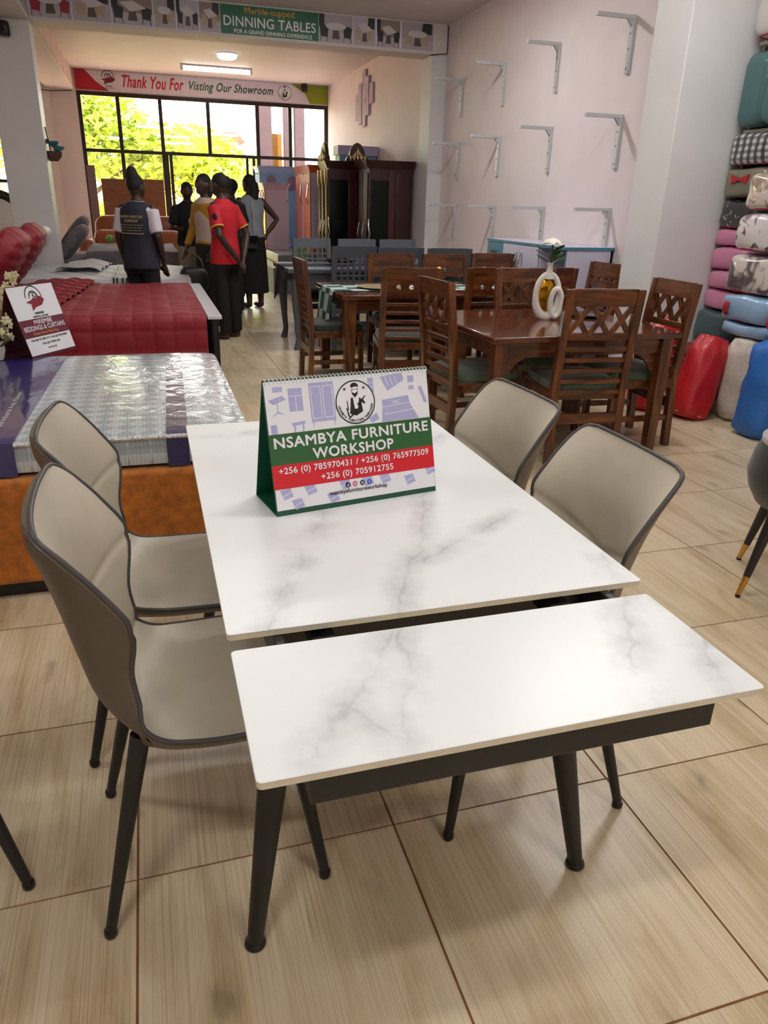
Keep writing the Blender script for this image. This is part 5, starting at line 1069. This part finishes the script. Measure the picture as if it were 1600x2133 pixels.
def person(label, loc, rz, H, arms, wear, hair='short', turn=0, nod=0, lean=0, step=.09):
    t = thing('person', label, 'person', loc, rz); k = H / 1.7; mb = MB()
    mb.rings([(0, 0, .80, .15, .115), (0, 0, .92, .165, .12), (0, 0, 1.08, .135, .10), (0, lean * .5, 1.28, .165, .115), (0, lean, 1.38, .175, .10), (0, lean, 1.44, .09, .07), (0, lean - .01, 1.48, .054, .056), (0, lean - .02, 1.55, .05, .052)], 22)
    HC = V(0, lean - .03, 1.595); R = Matrix.Rotation(turn, 3, 'Z') @ Matrix.Rotation(nod, 3, 'X'); hp = lambda *p: HC + R @ V(*p)
    mb.ell(HC, (.076, .096, .112), 18, 12, R); mb.ell(hp(0, -.03, -.055), (.056, .062, .058), 14, 8, R); mb.ell(hp(0, -.10, -.012), (.016, .022, .028), 10, 6, R)
    mb.ell(hp(0, -.088, -.055), (.026, .012, .012), 10, 5, R); mb.ell(hp(0, -.08, .03), (.05, .016, .014), 10, 5, R)
    for s in (-1, 1):
        mb.ell(hp(s * .078, .0, -.01), (.010, .022, .032), 8, 6, R)
        x = s * step; mb.tube([(s * .085, 0, .90), (x, -.01, .70), (x, .0, .48), (x, .02, .28), (x, .025, .07)], [.088, .078, .058, .052, .038], 14)
        mb.ell((x, -.05, .035), (.046, .125, .036), 14, 8); mb.ell((x, .03, .06), (.04, .045, .05), 10, 6)
    for side, key in ((-1, 'R'), (1, 'L')):
        el, wr = [Vector(q) for q in arms[key]]; sh = V(side * .168, lean, 1.385)
        mb.tube([sh, sh.lerp(el, .5), el, el.lerp(wr, .4), wr], [.046, .045, .039, .038, .026], 12); mb.ell(sh, (.045, .045, .045), 12, 8)
        hand(mb, wr, (wr - el).normalized() * .8 + V(0, 0, -.3 if wr.z < 1 else .0), -side)
    o = obj('body', mb, SKIN, t, smooth=70); o.scale = (k, k, k); soften(o, .0095, 3)
    for s in (-1, 1):
        e = obj('eye', MB().ell(hp(s * .03, -.088, .008), (.012, .007, .007), 8, 5, R), EYE, t); e.scale = (k, k, k)
    hm = MB()
    hm.ell(HC + R @ V(0, .012, .022), (.081, .098, .100), 18, 10, R)
    if hair == 'bun': hm.ell(hp(0, .045, .10), (.066, .066, .062), 14, 8); hm.ell(hp(0, .05, .15), (.05, .05, .045), 12, 8)
    if hair == 'long': hm.tube([hp(0, .06, .0), hp(0, .085, -.08), hp(.01, .09, -.18), hp(.015, .085, -.25)], [.08, .075, .065, .04], 14)
    if hair == 'puff': hm.ell(hp(0, .02, .04), (.10, .11, .10), 14, 8)
    if hair == 'red': hm.ell(hp(0, .06, -.06), (.085, .05, .10), 14, 8)
    h = obj('hair', hm, HAIR, t, smooth=70); h.scale = (k, k, k); soften(h, .014, 4)
    for w in wear:
        m = MB(); typ = w[0]
        if typ == 'top':     # ('top', material, hem z, sleeve fraction of upper arm (0..2), extra)
            _, mm, hem, slv, ex = w
            m.rings([(0, .0, hem, .185 + ex, .14 + ex), (0, 0, .95, .18 + ex, .135 + ex), (0, 0, 1.08, .155 + ex, .12 + ex), (0, lean * .5, 1.28, .18 + ex, .132 + ex), (0, lean, 1.385, .20 + ex * .5, .118 + ex * .5), (0, lean, 1.43, .12, .09), (0, lean - .01, 1.465, .068, .07)], 26)
            for side, key in ((-1, 'R'), (1, 'L')):
                el, wr = [Vector(q) for q in arms[key]]; sh = V(side * .163, lean, 1.38)
                if slv > 1: m.tube([sh, sh.lerp(el, .5), el, el.lerp(wr, .9 * (slv - 1))], [.07, .062, .054, .042], 14)
                elif slv > 0: m.tube([sh, sh.lerp(el, .5 * slv), sh.lerp(el, slv)], [.072, .068, .066], 14)
            nm = 'shirt'
        elif typ == 'vest':
            _, mm, hem, ex = w
            m.rings([(0, .0, hem, .20 + ex, .155 + ex), (0, 0, .95, .19 + ex, .145 + ex), (0, 0, 1.1, .175 + ex, .135 + ex), (0, lean * .5, 1.28, .188 + ex, .145 + ex), (0, lean, 1.385, .188, .128 + ex), (0, lean, 1.435, .12, .10), (0, lean - .01, 1.46, .075, .078)], 26); nm = 'vest'
        elif typ == 'trousers':
            mm = w[1]; m.rings([(0, 0, .76, .16, .125), (0, 0, .92, .178, .133), (0, 0, 1.02, .155, .118)], 22)
            for s in (-1, 1): x = s * step; m.tube([(s * .085, 0, .90), (x, -.01, .68), (x, .0, .48), (x, .02, .28), (x, .025, .07)], [.10, .092, .078, .072, .066], 14)
            nm = 'trousers'
        elif typ == 'skirt':
            mm = w[1]; m.rings([(0, 0, w[2], .22, .16), (0, 0, .45, .21, .16), (0, 0, .70, .20, .15), (0, 0, .92, .188, .142), (0, 0, 1.04, .155, .118)], 26); nm = 'skirt'
        elif typ == 'band':
            _, mm, key, f0, f1 = w; side = -1 if key == 'R' else 1; el = Vector(arms[key][0]); sh = V(side * .175, lean, 1.38); m.tube([sh.lerp(el, f0), sh.lerp(el, f1)], .0695, 14); nm = 'sleeve_band'
        elif typ == 'shoes':
            mm = w[1]
            for s in (-1, 1): m.ell((s * step, -.05, .033), (.052, .135, .034), 14, 8)
            nm = 'shoes'
        o = obj(nm, m, mm, t, smooth=70); o.scale = (k, k, k)
        if typ != 'band': soften(o, .013, 3)
    return t, k
def on_back(par, k, lines, m, y0, rx, ry):
    mb = MB()
    for s, z, wd, ht in lines: text_on(mb, s, (0, 0, 0), (-1, 0, 0), (0, 0, 1), 0, z, wd=wd, ht=ht, bold=.01)
    mb.v = [(x, y0 + y + ry * math.sqrt(max(0, 1 - (x / rx) ** 2)), z) for x, y, z in mb.v]; o = obj('lettering', mb, m, par, smooth=0); o.scale = (k, k, k)
NAVY = mat('navy_vest', (38, 40, 56), .75, noise=(12, .1)); BLK = mat('black_cloth', (16, 15, 17), .85, noise=(12, .1)); TEEW = mat('white_tee', (212, 210, 216), .8)
hang = {'R': [(-.225, .03, 1.12), (-.225, -.05, .87)], 'L': [(.225, .03, 1.12), (.215, -.04, .87)]}
p, k = person('person seen from behind in a lettered navy vest and white tee, hair in bun', (-.05, 8.08, 0), PI - .50, 1.60, hang, [('top', TEEW, .90, .85, 0), ('vest', NAVY, .80, 0), ('trousers', BLK), ('shoes', BLK)], 'bun', turn=-.25)
on_back(p, k, [('NSAMBYA FURNITURE', 1.315, .25, .026), ('WORKSHOP', 1.275, .15, .026), ('-----------', 1.235, .25, .005), ('---------', 1.21, .22, .005), ('--------', 1.185, .2, .005), ('-----------', 1.155, .25, .008)], mat('vest_print', (196, 180, 120), .6), .008, .26, .145)
RS = mat('red_polo', (196, 22, 38), .75, noise=(10, .08)); YB_ = mat('yellow_band', (214, 180, 60), .7)
clasp = {'R': [(-.25, .12, 1.10), (-.05, .20, .86)], 'L': [(.25, .12, 1.10), (.04, .20, .84)]}
p, k = person('person in a red polo shirt and black trousers, hands clasped behind the back', (.80, 8.42, 0), PI + .85, 1.65, clasp, [('top', RS, .80, .75, .005), ('trousers', BLK), ('shoes', mat('brown_sandal', (64, 44, 36), .6)), ('band', YB_, 'L', .69, .73), ('band', YB_, 'R', .69, .73)], 'short', step=.10)
o = obj('sleeve_badge', MB().ell((.258, .075, 1.28), (.012, .035, .045), 10, 6), mat('badge_green', (34, 46, 40), .6), p); o.scale = (k,) * 3
phone = {'R': [(-.24, .0, 1.10), (-.06, -.24, 1.10)], 'L': [(.24, .0, 1.10), (.07, -.24, 1.08)]}
p, k = person('person in a black tee with a round white emblem and khaki trousers, looking down', (.58, 11.02, 0), .12, 1.60, phone, [('top', BLK, .86, .8, 0), ('trousers', mat('khaki', (146, 136, 116), .8)), ('shoes', BLK)], 'short', nod=.35)
mb = MB(); disc(mb, (0, 0, 0), (1, 0, 0), (0, 0, 1), .045, 1.20, .068, n=24); mb.v = [(x, -.012 - .13 * math.sqrt(max(0, 1 - (x / .2) ** 2)), z) for x, y, z in mb.v]; o = obj('emblem', mb, mat('emblem_white', (180, 180, 184), .7), p); o.scale = (k,) * 3
mb = MB(); mb.poly([(.02, 1.16), (.07, 1.16), (.075, 1.20), (.055, 1.21), (.06, 1.245), (.035, 1.245), (.04, 1.21), (.015, 1.20)], (0, -.146, 0)); o = obj('emblem_mark', mb, INK, p); o.scale = (k,) * 3
tag(obj('phone', MB().box(.50, .58, 10.74, 10.80, 1.02, 1.10), BLACKG, bevel=.005), 'dark phone held by the person in the black tee', 'phone')
MUS = mat('mustard_sleeve', (176, 128, 24), .75, noise=(12, .1)); CRM = mat('cream_top', (196, 172, 160), .75)
reach = {'R': [(-.26, .0, 1.12), (-.24, -.14, .90)], 'L': [(.25, .0, 1.12), (.22, -.14, .90)]}
p, k = person('person in mustard sleeves hidden behind the red polo, holding a black handbag', (.70, 9.30, 0), -.95, 1.66, reach, [('top', MUS, .92, 1.95, 0), ('vest', CRM, .86, -.012), ('skirt', mat('dark_pattern_skirt', (38, 26, 24), .8), .25), ('shoes', BLK)], 'red')
t = thing('handbag', 'large black handbag hanging from the hand behind the red polo', 'handbag', (.50, 9.06, .42)); obj('bag_body', MB().ell((0, 0, .14), (.16, .09, .14), 24, 12, e1=.5, e2=.5), BLACKM, t); obj('strap', MB().tube([(-.12, 0, .24), (-.08, 0, .36), (0, 0, .43), (.08, 0, .36), (.12, 0, .24)], .010, 8), mat('tan_strap', (96, 82, 62), .6), t)
p, k = person('person mostly hidden between red polo and denim top, only the head showing', (1.02, 10.15, 0), PI + .3, 1.67, hang, [('top', BLK, .85, .9, 0), ('trousers', BLK), ('shoes', BLK)], 'short')
p, k = person('person in a patterned top glimpsed beyond the woman with the denim vest', (1.25, 11.72, 0), -1.2, 1.66, hang, [('top', blotch('patterned_top', (140, 60, 90), (120, 130, 160), 16, .45, .55, 0), .85, .9, 0), ('trousers', BLK), ('shoes', BLK)], 'puff', turn=-.3)
DEN = mat('washed_denim', (138, 146, 156), .8, noise=(9, .15))
hip = {'R': [(-.36, .06, 1.16), (-.20, .06, .98)], 'L': [(.24, .03, 1.12), (.22, -.06, .90)]}
p, k = person('person in a sleeveless washed denim top and long black skirt, one hand on the hip', (1.41, 10.92, 0), PI + .35, 1.72, hip, [('vest', DEN, .93, -.005), ('skirt', BLK, .20)], 'long', turn=.3)
t = thing('shoulder_bag', 'small black shoulder bag on a pale strap, worn with the denim top', 'bag', (1.36, 10.72, .80)); obj('bag_body', MB().box(-.10, .10, -.03, .03, 0, .17), BLACKM, t, bevel=.012); obj('flap', MB().box(-.10, .10, -.036, -.03, .07, .17), BLACKG, t, bevel=.004); obj('strap', MB().tube([(.06, 0, .17), (.06, .0, .40), (.04, .03, .60), (.03, .1, .66)], .006, 6), mat('pale_strap', (190, 184, 170), .6), t)
# ------------------------------------------------------------------ outdoors
struct('ground_outside', MB().box(-30, 34, YW + .25, 60, -.5, -.15), mat('red_earth', (206, 176, 158), .9, noise=(1.5, .2)))
LF = [mat('sunlit_leaf', (206, 220, 84), .6, noise=(1.2, .25)), mat('mid_leaf', (176, 196, 66), .6, noise=(1.2, .25))]
BK = mat('bark', (96, 78, 62), .9, noise=(12, .3))
def tree(label, loc, blobs, n, seed, m, leaf=.15, trunk=True):
    r = random.Random(seed); t = thing('tree', label, 'tree', loc); mb = MB()
    for k in range(n):
        c, q = blobs[r.randrange(len(blobs))]; d = V(r.gauss(0, 1), r.gauss(0, 1), r.gauss(0, 1)).normalized() * (r.random() ** .45)
        p = Vector(c) + V(d.x * q[0], d.y * q[1], d.z * q[2]); a = V(r.gauss(0, 1), r.gauss(0, 1), r.gauss(0, .6)).normalized(); b = a.cross(V(r.gauss(0, 1), r.gauss(0, 1), r.gauss(0, 1))).normalized(); s = leaf * (.6 + .8 * r.random())
        mb.add([p - a * s, p + b * s * .35, p + a * s, p - b * s * .35], [(0, 1, 2, 3)])
    obj('crown', mb, m, t, smooth=0)
    if trunk:
        tb = MB().tube([(0, 0, 0), (.05, 0, .8), (0, .05, 1.6)], [.16, .13, .10], 10)
        for c, q in blobs: tb.tube([(0, .05, 1.4), (c[0] * .5, c[1] * .5, (1.5 + c[2]) / 2), c], [.08, .05, .02], 7)
        obj('trunk', tb, BK, t)
tree('spreading feathery tree filling the left panes of the window', (-1.6, 24.5, -.15), [((-1.0, 0, 3.9), (1.6, 1.2, .9)), ((.6, .3, 3.5), (1.4, 1.2, .9)), ((2.2, .2, 2.9), (1.2, 1, .7)), ((-.4, 0, 2.5), (2.0, 1.2, .7))], 5200, 1, LF[1])
tree('bright leafy tree behind the middle panes of the window', (1.6, 26.5, -.15), [((0, 0, 2.9), (1.7, 1.2, .8)), ((1.3, 0, 2.2), (1.5, 1.2, .8)), ((-1.3, 0, 2.2), (1.4, 1.2, .8))], 4200, 2, LF[0])
tree('pale bushy tree by the door panes of the window', (3.7, 25.5, -.15), [((0, 0, 2.0), (1.1, 1, .8)), ((-.6, 0, 1.5), (1.0, 1, .8))], 2200, 3, LF[0])
for k, (x, y, w_, s) in enumerate(((-2.2, 21.5, 1.0, 'at the far left of the window'), (-.4, 22.0, 1.1, 'behind the brown panels'), (1.6, 22.5, 1.1, 'behind the person in the black tee'), (3.4, 22.5, 1.0, 'beyond the door panes'))):
    r = random.Random(30 + k); t = thing('shrub', 'low bright green shrub outdoors ' + s, 'shrub', (x, y, -.15)); mb = MB()
    for q in range(700):
        a = r.random() * 6.28; rr = r.random() ** .5; b = V(math.cos(a) * rr * w_, math.sin(a) * rr * .6, .2 + 1.2 * r.random()); d = V(r.gauss(0, .4), r.gauss(0, .4), 1).normalized(); e = d.cross(V(r.gauss(0, 1), r.gauss(0, 1), .1)).normalized() * .035
        mb.add([b - e, b + e, b + d * .45], [(0, 1, 2)])
    obj('foliage', mb, LF[k % 2], t, smooth=0); obj('stem', MB().tube([(0, 0, 0), (.05, 0, .5), (0, .02, 1.0)], [.05, .04, .02], 6), BK, t)
PC = mat('porch_pillar_mauve', (78, 60, 66), .8, noise=(10, .1))
for x0, x1, s in ((2.66, 2.99, 'with the yellow panel on its far side, nearest the door'), (3.28, 3.44, 'the thinnest'), (3.53, 3.75, 'nearest the right end of the window')):
    t = thing('porch_pillar', 'mauve porch pillar outside the window, ' + s, 'pillar', ((x0 + x1) / 2, 19.0, -.15)); h = (x1 - x0) / 2; obj('shaft', MB().box(-h, h, -.12, .12, .15, 4.6), PC, t, bevel=.01); obj('base', MB().box(-h - .04, h + .04, -.16, .16, 0, .2), PC, t)
tag(obj('signboard', MB().box(2.99, 3.28, 19.3, 19.36, -.15, 2.86), mat('ochre_board', (150, 104, 30), .6), bevel=.005), 'tall ochre board standing between the porch pillars outside', 'board')
t = thing('distant_house', 'low distant house with a red roof beyond the trees', 'house', (3.9, 44, -.15)); obj('wall', MB().box(-1.3, 1.3, 0, 3, 0, 4.35), mat('house_wall', (226, 200, 180), .8), t)
obj('roof', MB().prism([(-1.6, 0), (1.6, 0), (1.2, .45), (-1.2, .45)], (0, -.4, 4.35), (1, 0, 0), (0, 0, 1), (0, 1, 0), 3.8), mat('red_roof', (176, 76, 60), .8), t)
for x in (-.6, .6):
    f = obj('window', MB().box(x - .35, x + .35, -.06, 0, 2.2, 3.8), mat('house_window_frame', (120, 100, 92), .6), t); obj('pane', MB().box(x - .28, x + .28, -.08, -.06, 2.3, 3.7), mat('house_pane', (60, 70, 80), .1), f)
t = thing('roadside_wall', 'salmon-coloured outdoor wall seen through the window left of the pillar', 'wall', (-4.5, 22, -.15)); obj('wall_body', MB().box(-2.2, 1.2, 0, .2, 0, 2.6), mat('salmon_wall', (226, 176, 146), .8), t)
for z in (.9, 1.7, 2.6): obj('rail', MB().box(-2.2, 1.2, -.03, 0, z, z + .08), mat('wall_rail', (150, 110, 86), .8), t)
